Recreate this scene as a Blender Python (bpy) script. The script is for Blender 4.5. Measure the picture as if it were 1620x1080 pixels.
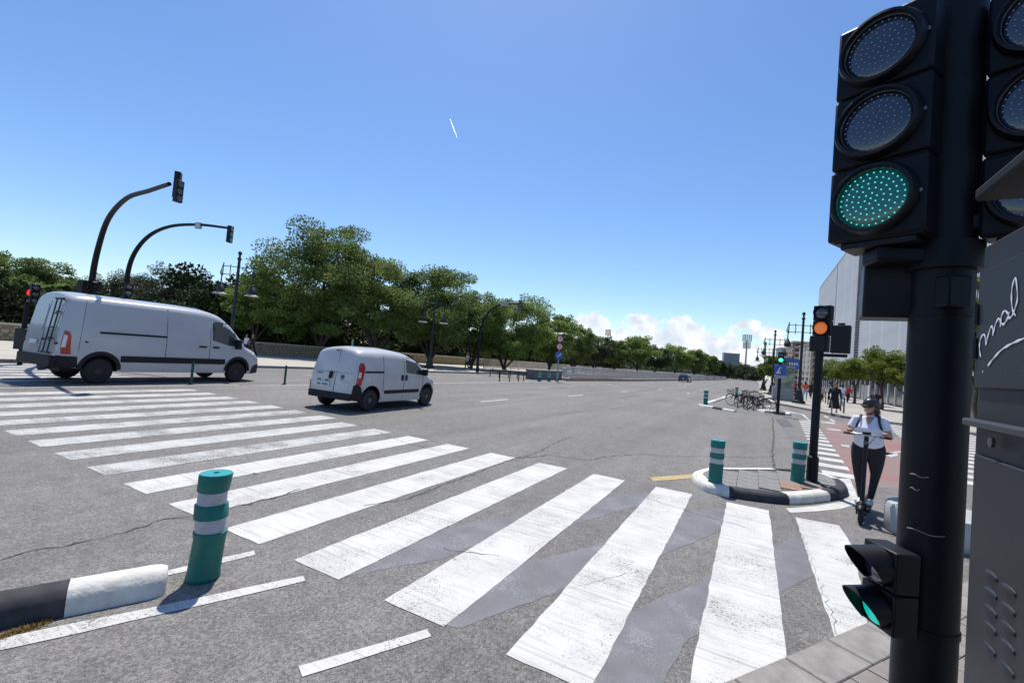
import bpy, math, random
from mathutils import Vector, Matrix
random.seed(7)
R = math.radians
S = bpy.context.scene
C = S.collection
for o in list(bpy.data.objects):
    bpy.data.objects.remove(o)

# ------------------------------------------------------------ camera, sky, sun
cd = bpy.data.cameras.new('camera')
cam = bpy.data.objects.new('camera', cd)
C.objects.link(cam)
cd.sensor_width = 36
cd.lens = 15.788
cd.clip_start = 0.05
cd.clip_end = 12000
cam.matrix_world = Matrix(((0.87802348, -0.05762624, 0.47513575, 0), (0.47105711, -0.07170718, -0.8791833, 0), (0.08473468, 0.99575966, -0.03581534, 1.78), (0, 0, 0, 1)))
S.camera = cam
SUN_EL, SUN_AZ = 66.0, -36.0          # azimuth from +Y towards +X
w = bpy.data.worlds.new('World')
S.world = w
w.use_nodes = True
def world_nodes():
    nt = w.node_tree
    nt.nodes.clear()
    N = nt.nodes.new
    L = nt.links.new
    out = N('ShaderNodeOutputWorld')
    sky = N('ShaderNodeTexSky')
    sky.sky_type = 'NISHITA'
    sky.sun_disc = False
    sky.sun_elevation = R(SUN_EL)
    sky.sun_rotation = R(SUN_AZ)
    sky.air_density = 1.0
    sky.dust_density = 0.4
    sky.ozone_density = 3.0
    hs = N('ShaderNodeHueSaturation')
    hs.inputs['Saturation'].default_value = 1.18
    hs.inputs['Hue'].default_value = 0.504
    hs.inputs['Value'].default_value = 1.0
    L(sky.outputs[0], hs.inputs['Color'])
    bg = N('ShaderNodeBackground')
    bg.inputs[1].default_value = SKY
    # low cumulus: direction -> azimuth, elevation in degrees
    tc = N('ShaderNodeTexCoord')
    sep = N('ShaderNodeSeparateXYZ')
    L(tc.outputs['Generated'], sep.inputs[0])
    def m(op, a, b=None, c=None):
        n = N('ShaderNodeMath')
        n.operation = op
        for i, v in enumerate((a, b, c)):
            if v is None: continue
            if isinstance(v, (int, float)): n.inputs[i].default_value = v
            else: L(v, n.inputs[i])
        return n.outputs[0]
    az = m('MULTIPLY', m('ARCTAN2', sep.outputs[0], sep.outputs[1]), 57.2958)
    el = m('MULTIPLY', m('ARCSINE', sep.outputs[2]), 57.2958)
    nz = N('ShaderNodeTexNoise')
    nz.inputs['Scale'].default_value = 30
    nz.inputs['Detail'].default_value = 8
    nz.inputs['Roughness'].default_value = 0.62
    L(tc.outputs['Generated'], nz.inputs['Vector'])
    nv = m('SUBTRACT', nz.outputs[0], 0.5)
    field = None
    for (a, e, ra, re) in CLOUDS:
        dx = m('DIVIDE', m('SUBTRACT', az, a), ra)
        dy = m('DIVIDE', m('SUBTRACT', el, e), re)
        f = m('SUBTRACT', 1.0, m('SQRT', m('ADD', m('MULTIPLY', dx, dx), m('MULTIPLY', dy, dy))))
        field = f if field is None else m('MAXIMUM', field, f)
    # the same low bank carried on all round the horizon by a broad noise
    nb = N('ShaderNodeTexNoise')
    nb.inputs['Scale'].default_value = 2.2
    nb.inputs['Detail'].default_value = 2
    L(tc.outputs['Generated'], nb.inputs['Vector'])
    band = m('SUBTRACT', m('MULTIPLY', nb.outputs[0], 2.2), m('ADD', 1.25, m('MULTIPLY', m('ABSOLUTE', m('SUBTRACT', el, 1.5)), 0.18)))
    field = m('MAXIMUM', field, band)
    dens = m('ADD', field, m('MULTIPLY', nv, 2.3))
    cr = N('ShaderNodeMapRange')
    cr.inputs['From Min'].default_value = 0.1
    cr.inputs['From Max'].default_value = 0.30
    cr.clamp = True
    L(dens, cr.inputs['Value'])
    # crinkled shading of the cloud itself
    n2 = N('ShaderNodeTexNoise')
    n2.inputs['Scale'].default_value = 34
    n2.inputs['Detail'].default_value = 5
    L(tc.outputs['Generated'], n2.inputs['Vector'])
    ramp = N('ShaderNodeValToRGB')
    ramp.color_ramp.elements[0].position = 0.35
    ramp.color_ramp.elements[0].color = (0.58 / SKY, 0.63 / SKY, 0.72 / SKY, 1)
    ramp.color_ramp.elements[1].position = 0.62
    ramp.color_ramp.elements[1].color = (0.84 / SKY, 0.85 / SKY, 0.87 / SKY, 1)
    L(n2.outputs[0], ramp.inputs[0])
    mx = N('ShaderNodeMix')
    mx.data_type = 'RGBA'
    L(m('MULTIPLY', cr.outputs[0], 0.92), mx.inputs[0])
    L(hs.outputs[0], mx.inputs[6])
    L(ramp.outputs[0], mx.inputs[7])
    L(mx.outputs[2], bg.inputs[0])
    L(bg.outputs[0], out.inputs[0])
SKY = 0.128
CLOUDS = [(-18.8, 5.2, 2.6, 1.5), (-14.2, 3.6, 2.6, 1.2), (-12.2, 5.2, 2.6, 1.6), (-9.5, 3.6, 4, 2.0), (-7.8, 4.6, 3.2, 1.9), (-4.5, 3.0, 4, 2.4),
          (-2.2, 2.6, 3.5, 2.0), (-0.9, 5.9, 1.6, 0.9), (0.7, 5.0, 2.2, 0.9), (3.2, 3.2, 2.4, 1.8), (6, 1.5, 5, 1.9), (0.5, 1.0, 9, 1.7), (-20, 2.6, 6, 1.6), (-12, 1.8, 8, 2.0)]
world_nodes()
sd = bpy.data.lights.new('sun', 'SUN')
sd.energy = 4.2
sd.angle = R(0.53)
sd.color = (1.0, 0.945, 0.85)
sun = bpy.data.objects.new('sun', sd)
C.objects.link(sun)
sv = Vector((math.sin(R(SUN_AZ)) * math.cos(R(SUN_EL)), math.cos(R(SUN_AZ)) * math.cos(R(SUN_EL)), math.sin(R(SUN_EL))))
sun.rotation_euler = sv.to_track_quat('Z', 'Y').to_euler()
sun.location = (0, 0, 60)
vs = S.view_settings
S.display_settings.display_device = 'sRGB'
vs.view_transform = 'Standard'
vs.look = 'None'
vs.gamma = 1
vs.exposure = 0.32
vs.use_curve_mapping = False

# ------------------------------------------------------------ materials
MATS = {}
def mat(name, col, rough=0.6, metal=0.0, var=0.0, scale=8.0, bump=0.0, bscale=60.0, col2=None, emit=None, estr=0.0, spec=0.5, coat=0.0, trans=0.0, detail=5):
    if name in MATS: return MATS[name]
    m = bpy.data.materials.new(name)
    m.use_nodes = True
    nt = m.node_tree
    b = nt.nodes['Principled BSDF']
    b.inputs['Base Color'].default_value = (*col, 1)
    b.inputs['Roughness'].default_value = rough
    b.inputs['Metallic'].default_value = metal
    b.inputs['Specular IOR Level'].default_value = spec
    b.inputs['Coat Weight'].default_value = coat
    b.inputs['Transmission Weight'].default_value = trans
    if emit:
        b.inputs['Emission Color'].default_value = (*emit, 1)
        b.inputs['Emission Strength'].default_value = estr
    tc = nt.nodes.new('ShaderNodeTexCoord')
    if var or col2:
        n = nt.nodes.new('ShaderNodeTexNoise')
        n.inputs['Scale'].default_value = scale
        n.inputs['Detail'].default_value = detail
        n.inputs['Roughness'].default_value = 0.6
        nt.links.new(tc.outputs['Object'], n.inputs['Vector'])
        r = nt.nodes.new('ShaderNodeValToRGB')
        r.color_ramp.elements[0].position = 0.32
        r.color_ramp.elements[1].position = 0.68
        c2 = col2 if col2 else tuple(min(1, c * (1 + var)) for c in col)
        c1 = col if col2 else tuple(c * (1 - var) for c in col)
        r.color_ramp.elements[0].color = (*c1, 1)
        r.color_ramp.elements[1].color = (*c2, 1)
        nt.links.new(n.outputs[0], r.inputs[0])
        nt.links.new(r.outputs[0], b.inputs['Base Color'])
    if bump:
        n = nt.nodes.new('ShaderNodeTexNoise')
        n.inputs['Scale'].default_value = bscale
        n.inputs['Detail'].default_value = 4
        nt.links.new(tc.outputs['Object'], n.inputs['Vector'])
        bp = nt.nodes.new('ShaderNodeBump')
        bp.inputs['Strength'].default_value = bump
        bp.inputs['Distance'].default_value = 0.01
        nt.links.new(n.outputs[0], bp.inputs['Height'])
        nt.links.new(bp.outputs[0], b.inputs['Normal'])
    MATS[name] = m
    return m

class G:
    """tiny node graph helper for the bigger materials"""
    def __init__(s, name):
        s.m = bpy.data.materials.new(name)
        s.m.use_nodes = True
        s.nt = s.m.node_tree
        s.b = s.nt.nodes['Principled BSDF']
        s.tc = s.nt.nodes.new('ShaderNodeTexCoord')
    def noise(s, scale, detail=5, rough=0.6, stretch=None):
        n = s.nt.nodes.new('ShaderNodeTexNoise')
        n.inputs['Scale'].default_value = scale
        n.inputs['Detail'].default_value = detail
        n.inputs['Roughness'].default_value = rough
        v = s.tc.outputs['Object']
        if stretch:
            mp = s.nt.nodes.new('ShaderNodeMapping')
            mp.inputs['Scale'].default_value = stretch
            s.nt.links.new(v, mp.inputs[0])
            v = mp.outputs[0]
        s.nt.links.new(v, n.inputs['Vector'])
        return n.outputs[0]
    def vor(s, scale):
        n = s.nt.nodes.new('ShaderNodeTexVoronoi')
        n.inputs['Scale'].default_value = scale
        s.nt.links.new(s.tc.outputs['Object'], n.inputs['Vector'])
        return n
    def ramp(s, f, stops):
        r = s.nt.nodes.new('ShaderNodeValToRGB')
        e = r.color_ramp.elements
        while len(e) < len(stops): e.new(0.5)
        for k, (p, c) in enumerate(stops):
            e[k].position = p
            e[k].color = (*c, 1) if isinstance(c, tuple) else (c, c, c, 1)
        s.nt.links.new(f, r.inputs[0])
        return r.outputs[0]
    def mix(s, a, b, f, mode='MIX'):
        n = s.nt.nodes.new('ShaderNodeMix')
        n.data_type = 'RGBA'
        n.blend_type = mode
        for i, v in ((0, f), (6, a), (7, b)):
            if isinstance(v, (int, float)): n.inputs[i].default_value = v
            elif isinstance(v, tuple): n.inputs[i].default_value = (*v, 1)
            else: s.nt.links.new(v, n.inputs[i])
        return n.outputs[2]
    def done(s, col, rough=0.85, bump=None, bstr=0.4, bdist=0.01):
        s.nt.links.new(col, s.b.inputs['Base Color'])
        if isinstance(rough, (int, float)): s.b.inputs['Roughness'].default_value = rough
        else: s.nt.links.new(rough, s.b.inputs['Roughness'])
        if bump is not None:
            bp = s.nt.nodes.new('ShaderNodeBump')
            bp.inputs['Strength'].default_value = bstr
            bp.inputs['Distance'].default_value = bdist
            s.nt.links.new(bump, bp.inputs['Height'])
            s.nt.links.new(bp.outputs[0], s.b.inputs['Normal'])
        return s.m

def make_asphalt():
    g = G('asphalt')
    big = g.ramp(g.noise(0.16, 6, 0.65), [(0.3, (0.148, 0.140, 0.131)), (0.7, (0.212, 0.200, 0.188))])
    tracks = g.ramp(g.noise(0.9, 3, 0.5, (1.3, 0.05, 1)), [(0.35, 0.82), (0.65, 1.1)])
    c = g.mix(big, tracks, 0.8, 'MULTIPLY')
    mid = g.ramp(g.noise(5, 6), [(0.35, 0.84), (0.65, 1.14)])
    c = g.mix(c, mid, 0.8, 'MULTIPLY')
    v = g.vor(75)
    agg = g.ramp(v.outputs['Color'], [(0.1, 0.45), (0.5, 0.95), (0.9, 1.6)])
    c = g.mix(c, agg, 0.75, 'MULTIPLY')
    fine = g.noise(140, 3, 0.7)
    c = g.mix(c, g.ramp(fine, [(0.38, 0.22), (0.47, 1.0), (0.7, 1.2)]), 0.8, 'MULTIPLY')
    # dark droplets and chewing-gum spots
    sp = g.vor(3.1)
    c = g.mix(c, (0.05, 0.05, 0.05), g.ramp(sp.outputs['Distance'], [(0.03, 0.7), (0.055, 0.0)]))
    oil = g.ramp(g.noise(0.9, 6, 0.7, (1.0, 0.35, 1)), [(0.56, 0.0), (0.72, 0.42)])
    c = g.mix(c, (0.09, 0.085, 0.082), oil)
    return g.done(c, 0.82, fine, 0.7, 0.006)
def make_paint(name, base, wear_lo, wear_hi):
    g = G(name)
    dirt = g.ramp(g.noise(2.2, 6), [(0.3, tuple(c * 0.8 for c in base)), (0.7, base)])
    scuff = g.ramp(g.noise(7, 6, 0.65, (0.35, 4.0, 1)), [(0.34, 0.74), (0.48, 1.0)])
    c = g.mix(dirt, scuff, 0.7, 'MULTIPLY')
    mp = g.nt.nodes.new('ShaderNodeMapping'); mp.inputs['Rotation'].default_value = (0, 0, R(52)); mp.inputs['Scale'].default_value = (0.5, 26, 1)
    g.nt.links.new(g.tc.outputs['Object'], mp.inputs[0])
    sc_n = g.nt.nodes.new('ShaderNodeTexNoise'); sc_n.inputs['Scale'].default_value = 1.3; sc_n.inputs['Detail'].default_value = 5
    g.nt.links.new(mp.outputs[0], sc_n.inputs['Vector'])
    c = g.mix(c, g.ramp(sc_n.outputs[0], [(0.33, 0.62), (0.43, 1.0)]), 0.75, 'MULTIPLY')
    n = g.noise(62, 4, 0.75)
    n2 = g.noise(1.1, 5, 0.65)
    s = g.nt.nodes.new('ShaderNodeMath')
    s.operation = 'MULTIPLY_ADD'
    g.nt.links.new(n2, s.inputs[0])
    s.inputs[1].default_value = 0.60
    g.nt.links.new(n, s.inputs[2])
    f = g.ramp(s.outputs[0], [(wear_lo, 1.0), (wear_hi, 0.0)])
    c = g.mix(c, (0.13, 0.125, 0.12), f)
    return g.done(c, 0.75, n, 0.5, 0.004)
ASPH = make_asphalt()
PAINT = make_paint('road_paint', (0.60, 0.59, 0.565), 0.635, 0.715)
PAINTW = make_paint('worn_road_paint', (0.53, 0.525, 0.51), 0.69, 0.78)
PAINTF = make_paint('faded_road_paint', (0.5, 0.49, 0.48), 0.6, 0.75)
YEL = make_paint('yellow_paint', (0.48, 0.36, 0.16), 0.56, 0.68)
def make_band():
    g = G('overpainted_grey')
    c = g.ramp(g.noise(3, 5), [(0.3, (0.118, 0.118, 0.126)), (0.7, (0.168, 0.169, 0.182))])
    n = g.noise(70, 5, 0.8)
    n2 = g.noise(2.6, 6, 0.7)
    s = g.nt.nodes.new('ShaderNodeMath')
    s.operation = 'MULTIPLY_ADD'
    g.nt.links.new(n2, s.inputs[0])
    s.inputs[1].default_value = 0.5
    g.nt.links.new(n, s.inputs[2])
    c = g.mix(c, (0.46, 0.47, 0.5), g.ramp(s.outputs[0], [(0.80, 0.0), (0.94, 0.6)]))
    c = g.mix(c, (0.12, 0.115, 0.112), g.ramp(s.outputs[0], [(0.52, 0.8), (0.62, 0.0)]))
    return g.done(c, 0.75, n, 0.4, 0.004)
BAND = make_band()
def make_red():
    g = G('red_bike_lane')
    c = g.ramp(g.noise(0.8, 6, 0.65), [(0.3, (0.25, 0.105, 0.095)), (0.46, (0.255, 0.145, 0.13)), (0.62, (0.20, 0.175, 0.165))])
    n = g.noise(60, 4, 0.7)
    c = g.mix(c, g.ramp(n, [(0.3, 0.7), (0.65, 1.15)]), 0.7, 'MULTIPLY')
    return g.done(c, 0.85, n, 0.4, 0.004)
REDL = make_red()
def make_pave(name, a, b, bx=0.4, by=0.4, mort=0.012):
    g = G(name)
    br = g.nt.nodes.new('ShaderNodeTexBrick')
    br.offset = 0.5
    br.inputs['Scale'].default_value = 1
    br.inputs['Brick Width'].default_value = bx
    br.inputs['Row Height'].default_value = by
    br.inputs['Mortar Size'].default_value = mort
    br.inputs['Color1'].default_value = (*a, 1)
    br.inputs['Color2'].default_value = (*b, 1)
    br.inputs['Mortar'].default_value = (a[0] * 0.5, a[1] * 0.5, a[2] * 0.5, 1)
    g.nt.links.new(g.tc.outputs['Object'], br.inputs['Vector'])
    c = g.mix(br.outputs[0], g.ramp(g.noise(0.7, 6), [(0.3, 0.72), (0.7, 1.12)]), 0.8, 'MULTIPLY')
    n = g.noise(60, 4, 0.7)
    c = g.mix(c, g.ramp(n, [(0.3, 0.8), (0.7, 1.15)]), 0.8, 'MULTIPLY')
    return g.done(c, 0.85, n, 0.3, 0.004)
PAVE = make_pave('plaza_paving', (0.36, 0.335, 0.30), (0.41, 0.385, 0.35))
SAND = mat('sandy_ground', (0.36, 0.29, 0.20), 0.95, var=0.25, scale=1.5)
CONC = mat('concrete', (0.40, 0.385, 0.36), 0.85, var=0.2, scale=5, bump=0.3, bscale=90)
CONCL = mat('pale_concrete', (0.40, 0.40, 0.395), 0.8, var=0.14, scale=4, bump=0.2, bscale=60)
KERBST = mat('kerb_stone', (0.24, 0.225, 0.205), 0.85, var=0.2, scale=9, bump=0.4, bscale=120)
TILE = mat('grey_tile', (0.20, 0.195, 0.19), 0.85, var=0.2, scale=6, bump=0.3, bscale=90)
TILER = mat('terracotta_tile', (0.27, 0.18, 0.135), 0.85, var=0.2, scale=6, bump=0.3, bscale=90)
TILEP = mat('pinkish_tile', (0.22, 0.195, 0.178), 0.85, var=0.18, scale=7, bump=0.3, bscale=90)
GROUT = mat('dark_grout', (0.11, 0.10, 0.09), 0.95, var=0.3, scale=20)
KW = mat('kerb_white_paint', (0.64, 0.62, 0.57), 0.8, spec=0.2, var=0.16, scale=9, bump=0.5, bscale=40)
KB = mat('kerb_black_paint', (0.045, 0.045, 0.05), 0.75, spec=0.25, var=0.3, scale=7, bump=0.25, bscale=40)
BLK = mat('black_plastic', (0.006, 0.0065, 0.009), 0.45, spec=0.3, bump=0.05, bscale=200)
BLKP = mat('dark_blue_black_paint', (0.006, 0.008, 0.013), 0.48, spec=0.2, var=0.25, scale=14, bump=0.12, bscale=150)
POLE = mat('charcoal_pole_paint', (0.008, 0.009, 0.013), 0.5, spec=0.22, var=0.3, scale=5, bump=0.10, bscale=90)
CABM = mat('cabinet_grey_paint', (0.017, 0.019, 0.024), 0.5, spec=0.35, var=0.14, scale=4, bump=0.06, bscale=140)
IRON = mat('dark_iron', (0.010, 0.013, 0.015), 0.5)
gg = G('teal_bollard_plastic')
c_ = gg.ramp(gg.noise(5, 6, 0.7), [(0.3, (0.007, 0.12, 0.10)), (0.6, (0.010, 0.165, 0.14)), (0.8, (0.03, 0.20, 0.17))])
c_ = gg.mix(c_, (0.05, 0.055, 0.05), gg.ramp(gg.noise(11, 6, 0.75, (1, 1, 0.25)), [(0.56, 0.0), (0.66, 0.65)]))
gg.b.inputs['Specular IOR Level'].default_value = 0.35
GRN = gg.done(c_, 0.5, gg.noise(30), 0.08, 0.01)
GRNT = mat('bright_teal_top', (0.02, 0.30, 0.31), 0.4, var=0.1, scale=9)
REFL = mat('reflective_grey_band', (0.42, 0.42, 0.46), 0.4, var=0.15, scale=16, bump=0.1, bscale=30)
VANW = mat('white_van_paint', (0.46, 0.47, 0.49), 0.25, var=0.04, scale=1.5, coat=0.6)
VANW2 = mat('slightly_dirty_white_paint', (0.55, 0.55, 0.56), 0.3, col2=(0.48, 0.47, 0.46), scale=1.8, coat=0.4)
VBLK = mat('black_trim_plastic', (0.012, 0.012, 0.014), 0.6, spec=0.3, bump=0.05, bscale=200)
GLASS = mat('dark_car_glass', (0.030, 0.042, 0.040), 0.05, spec=0.9)
TYRE = mat('tyre_rubber', (0.014, 0.014, 0.015), 0.8, bump=0.2, bscale=90)
STEEL = mat('steel_rim', (0.10, 0.10, 0.105), 0.4, metal=0.6)
STEELL = mat('silver_metal', (0.42, 0.43, 0.45), 0.35, metal=0.8)
GALV = mat('galvanised_rail', (0.58, 0.56, 0.52), 0.6, metal=0.0, var=0.15, scale=3)
REDLT = mat('red_lamp_plastic', (0.42, 0.010, 0.008), 0.2, coat=0.4)
WHLT = mat('clear_lamp_plastic', (0.6, 0.6, 0.62), 0.15, coat=0.8)
PLATE = mat('plate_white', (0.7, 0.71, 0.72), 0.4)
PLTXT = mat('plate_lettering', (0.05, 0.06, 0.12), 0.5)
SKIN = mat('skin', (0.42, 0.235, 0.165), 0.5, var=0.08, scale=9)
HAIR = mat('dark_hair', (0.025, 0.016, 0.012), 0.5, bump=0.3, bscale=120)
SHIRT = mat('white_tshirt', (0.72, 0.72, 0.80), 0.8, bump=0.15, bscale=14)
BLKC = mat('black_cloth', (0.012, 0.012, 0.014), 0.85, bump=0.2, bscale=16)
NAVY = mat('navy_strap', (0.012, 0.016, 0.04), 0.7)
REDC = mat('red_cloth', (0.45, 0.03, 0.03), 0.8)
ORC = mat('orange_cloth', (0.55, 0.13, 0.05), 0.8)
BLUC = mat('pale_blue_cloth', (0.30, 0.38, 0.50), 0.85)
BEIC = mat('beige_cloth', (0.42, 0.40, 0.36), 0.85)
PNKC = mat('pink_cloth', (0.55, 0.12, 0.28), 0.8)
SHOE = mat('white_shoe', (0.62, 0.60, 0.58), 0.6)
STONE = mat('wall_stone', (0.30, 0.23, 0.15), 0.9, col2=(0.44, 0.35, 0.24), scale=2.2, bump=0.4, bscale=30)
MORT = mat('wall_mortar', (0.22, 0.175, 0.12), 0.95, var=0.25, scale=6)
COPE = mat('wall_coping', (0.46, 0.41, 0.33), 0.85, var=0.12, scale=3)
BARK = mat('bark', (0.075, 0.058, 0.045), 0.9, var=0.3, scale=12, bump=0.5, bscale=30)
BLUE = mat('sign_blue', (0.02, 0.10, 0.42), 0.4)
SGRED = mat('sign_red', (0.45, 0.02, 0.02), 0.4)
SGW = mat('sign_white', (0.70, 0.70, 0.70), 0.45)
GREYS = mat('sign_back_grey', (0.33, 0.34, 0.36), 0.5, metal=0.3)
INK = mat('white_marker_ink', (0.70, 0.73, 0.80), 0.6)
LENSD = mat('dark_lens', (0.022, 0.03, 0.055), 0.09, coat=0.6, spec=0.8, var=0.1, scale=30)
LENSG = mat('lit_green_lens', (0.003, 0.06, 0.062), 0.12, coat=0.8, emit=(0.0, 0.25, 0.25), estr=0.10)
LEDW = mat('unlit_led', (0.33, 0.36, 0.43), 0.3)
LEDG = mat('lit_green_led', (0.1, 0.8, 0.6), 0.3, emit=(0.15, 0.9, 0.68), estr=0.6)
LEDA = mat('lit_amber_lens', (0.6, 0.15, 0.04), 0.3, emit=(1.0, 0.24, 0.05), estr=0.3)
LEDR = mat('lit_red_lens', (0.6, 0.02, 0.02), 0.3, emit=(1.0, 0.02, 0.02), estr=1.2)
LEDT = mat('lit_teal_lens', (0.1, 0.7, 0.6), 0.3, emit=(0.12, 1.0, 0.75), estr=0.7)
CRACK = mat('crack_dark', (0.075, 0.07, 0.066), 0.95)
CLOUDM = mat('contrail_vapour', (0.9, 0.9, 0.9), 1.0, trans=0.0)
CLOUDM.node_tree.nodes['Principled BSDF'].inputs['Subsurface Weight'].default_value = 0.0
tl_ = CLOUDM.node_tree.nodes.new('ShaderNodeBsdfTranslucent')
ad_ = CLOUDM.node_tree.nodes.new('ShaderNodeAddShader')
df_ = CLOUDM.node_tree.nodes.new('ShaderNodeBsdfDiffuse')
CLOUDM.node_tree.links.new(tl_.outputs[0], ad_.inputs[0]); CLOUDM.node_tree.links.new(df_.outputs[0], ad_.inputs[1])
CLOUDM.node_tree.links.new(ad_.outputs[0], CLOUDM.node_tree.nodes['Material Output'].inputs[0])

# ------------------------------------------------------------ mesh builder
def frame(t, up=(0, 0, 1)):
    t = Vector(t).normalized()
    u = Vector(up)
    if abs(t.dot(u)) > 0.97: u = Vector((0, 1, 0))
    s = t.cross(u).normalized()
    return s, s.cross(t).normalized()
class MB:
    def __init__(s):
        s.v = []; s.f = []; s.mi = []
        s.mats = []; s.cur = 0
    def use(s, m):
        if m not in s.mats: s.mats.append(m)
        s.cur = s.mats.index(m)
        return s
    def add(s, vs_, fs):
        o = len(s.v)
        s.v += [tuple(p) for p in vs_]
        s.f += [tuple(i + o for i in f) for f in fs]
        s.mi += [s.cur] * len(fs)
        return s
    def box(s, c, d, rz=0.0, M=None, taper=1.0):
        hx, hy, hz = d[0] / 2, d[1] / 2, d[2] / 2
        pts = []
        ca, sa = math.cos(rz), math.sin(rz)
        for z in (-1, 1):
            k = taper if z > 0 else 1
            for (x, y) in ((-1, -1), (1, -1), (1, 1), (-1, 1)):
                p = Vector((x * hx * k, y * hy * k, z * hz))
                if M: p = M @ p
                p = Vector((p.x * ca - p.y * sa, p.x * sa + p.y * ca, p.z))
                pts.append((p.x + c[0], p.y + c[1], p.z + c[2]))
        return s.add(pts, [(3, 2, 1, 0), (4, 5, 6, 7), (0, 1, 5, 4), (1, 2, 6, 5), (2, 3, 7, 6), (3, 0, 4, 7)])
    def tube(s, path, r, n=8, cap=True, up=(0, 0, 1)):
        P = [Vector(p) for p in path]
        if not isinstance(r, list): r = [r] * len(P)
        pts = []; fs = []
        pu = None
        for i, p in enumerate(P):
            t = (P[min(i + 1, len(P) - 1)] - P[max(i - 1, 0)])
            if pu is None: a, b = frame(t, up)
            else:
                tn = t.normalized()
                a = (pu - tn * pu.dot(tn)).normalized()
                b = a.cross(tn)
            pu = a
            rr = r[i]
            ra, rb = (rr if isinstance(rr, (tuple, list)) else (rr, rr))
            for k in range(n):
                q = 2 * math.pi * k / n
                pts.append(p + a * (ra * math.cos(q)) + b * (rb * math.sin(q)))
        for i in range(len(P) - 1):
            for k in range(n):
                fs.append((i * n + k, i * n + (k + 1) % n, (i + 1) * n + (k + 1) % n, (i + 1) * n + k))
        if cap:
            fs.append(tuple(range(n))[::-1])
            fs.append(tuple((len(P) - 1) * n + k for k in range(n)))
        return s.add(pts, fs)
    def lathe(s, prof, n=16, c=(0, 0, 0), axis='Z', cap=True, shear=None):
        pts = []; fs = []
        for (r, z) in prof:
            for k in range(n):
                q = 2 * math.pi * k / n
                x, y = r * math.cos(q), r * math.sin(q)
                if axis == 'Z': p = [x, y, z]
                elif axis == 'Y': p = [x, z, -y]
                else: p = [z, x, y]
                if shear: p[0] += shear[0] * z; p[1] += shear[1] * z
                pts.append((p[0] + c[0], p[1] + c[1], p[2] + c[2]))
        for i in range(len(prof) - 1):
            for k in range(n):
                fs.append((i * n + k, i * n + (k + 1) % n, (i + 1) * n + (k + 1) % n, (i + 1) * n + k))
        if cap:
            fs.append(tuple(range(n))[::-1])
            fs.append(tuple((len(prof) - 1) * n + k for k in range(n)))
        return s.add(pts, fs)
    def prism(s, poly, z0, z1):
        n = len(poly)
        A = sum(poly[i][0] * poly[(i + 1) % n][1] - poly[(i + 1) % n][0] * poly[i][1] for i in range(n))
        if A < 0: poly = poly[::-1]
        pts = [(x, y, z0) for x, y in poly] + [(x, y, z1) for x, y in poly]
        fs = [tuple(range(n))[::-1], tuple(n + k for k in range(n))] + [(k, (k + 1) % n, n + (k + 1) % n, n + k) for k in range(n)]
        return s.add(pts, fs)
    def sheet(s, poly, z):
        n = len(poly)
        A = sum(poly[i][0] * poly[(i + 1) % n][1] - poly[(i + 1) % n][0] * poly[i][1] for i in range(n))
        if A < 0: poly = poly[::-1]
        return s.add([(x, y, z) for x, y in poly], [tuple(range(n))])
    def ball(s, c, r, n=10, m=6):
        if not isinstance(r, (tuple, list)): r = (r, r, r)
        pts = [(c[0], c[1], c[2] - r[2])]
        for i in range(1, m):
            a = math.pi * i / m - math.pi / 2
            for k in range(n):
                q = 2 * math.pi * k / n
                pts.append((c[0] + r[0] * math.cos(a) * math.cos(q), c[1] + r[1] * math.cos(a) * math.sin(q), c[2] + r[2] * math.sin(a)))
        pts.append((c[0], c[1], c[2] + r[2]))
        fs = [(0, 1 + (k + 1) % n, 1 + k) for k in range(n)]
        for i in range(m - 2):
            for k in range(n):
                fs.append((1 + i * n + k, 1 + i * n + (k + 1) % n, 1 + (i + 1) * n + (k + 1) % n, 1 + (i + 1) * n + k))
        l = len(pts) - 1
        fs += [(l, 1 + (m - 2) * n + k, 1 + (m - 2) * n + (k + 1) % n) for k in range(n)]
        return s.add(pts, fs)
    def mesh(s, name, m=None, smooth=None):
        me = bpy.data.meshes.new(name)
        me.from_pydata(s.v, [], s.f)
        if s.mats:
            for q in s.mats: me.materials.append(q)
            me.polygons.foreach_set('material_index', s.mi)
        elif m: me.materials.append(m)
        me.update()
        if smooth is not None:
            me.shade_smooth()
            me.set_sharp_from_angle(angle=R(smooth))
        return me
    def build(s, name, m=None, parent=None, smooth=40, bevel=0.0, **tags):
        o = bpy.data.objects.new(name, s.mesh(name, m, smooth))
        C.objects.link(o)
        if parent: o.parent = parent
        if bevel:
            b = o.modifiers.new('bevel', 'BEVEL')
            b.width = bevel
            b.segments = 2
            b.limit_method = 'ANGLE'
        for k, v in tags.items(): o[k] = v
        return o
def obj(name, me, parent=None, loc=None, rz=0, **tags):
    o = bpy.data.objects.new(name, me)
    C.objects.link(o)
    if parent: o.parent = parent
    if loc: o.location = loc
    if rz: o.rotation_euler = (0, 0, rz)
    for k, v in tags.items(): o[k] = v
    return o
def thing(name, label, cat, loc=(0, 0, 0), rz=0.0, group=None, kind=None):
    o = bpy.data.objects.new(name, None)
    o.empty_display_size = 0.1
    C.objects.link(o)
    o.location = loc if len(loc) == 3 else (*loc, 0)
    o.rotation_euler = (0, 0, rz)
    if label: o['label'] = label
    if cat: o['category'] = cat
    if group: o['group'] = group
    if kind: o['kind'] = kind
    return o
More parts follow.
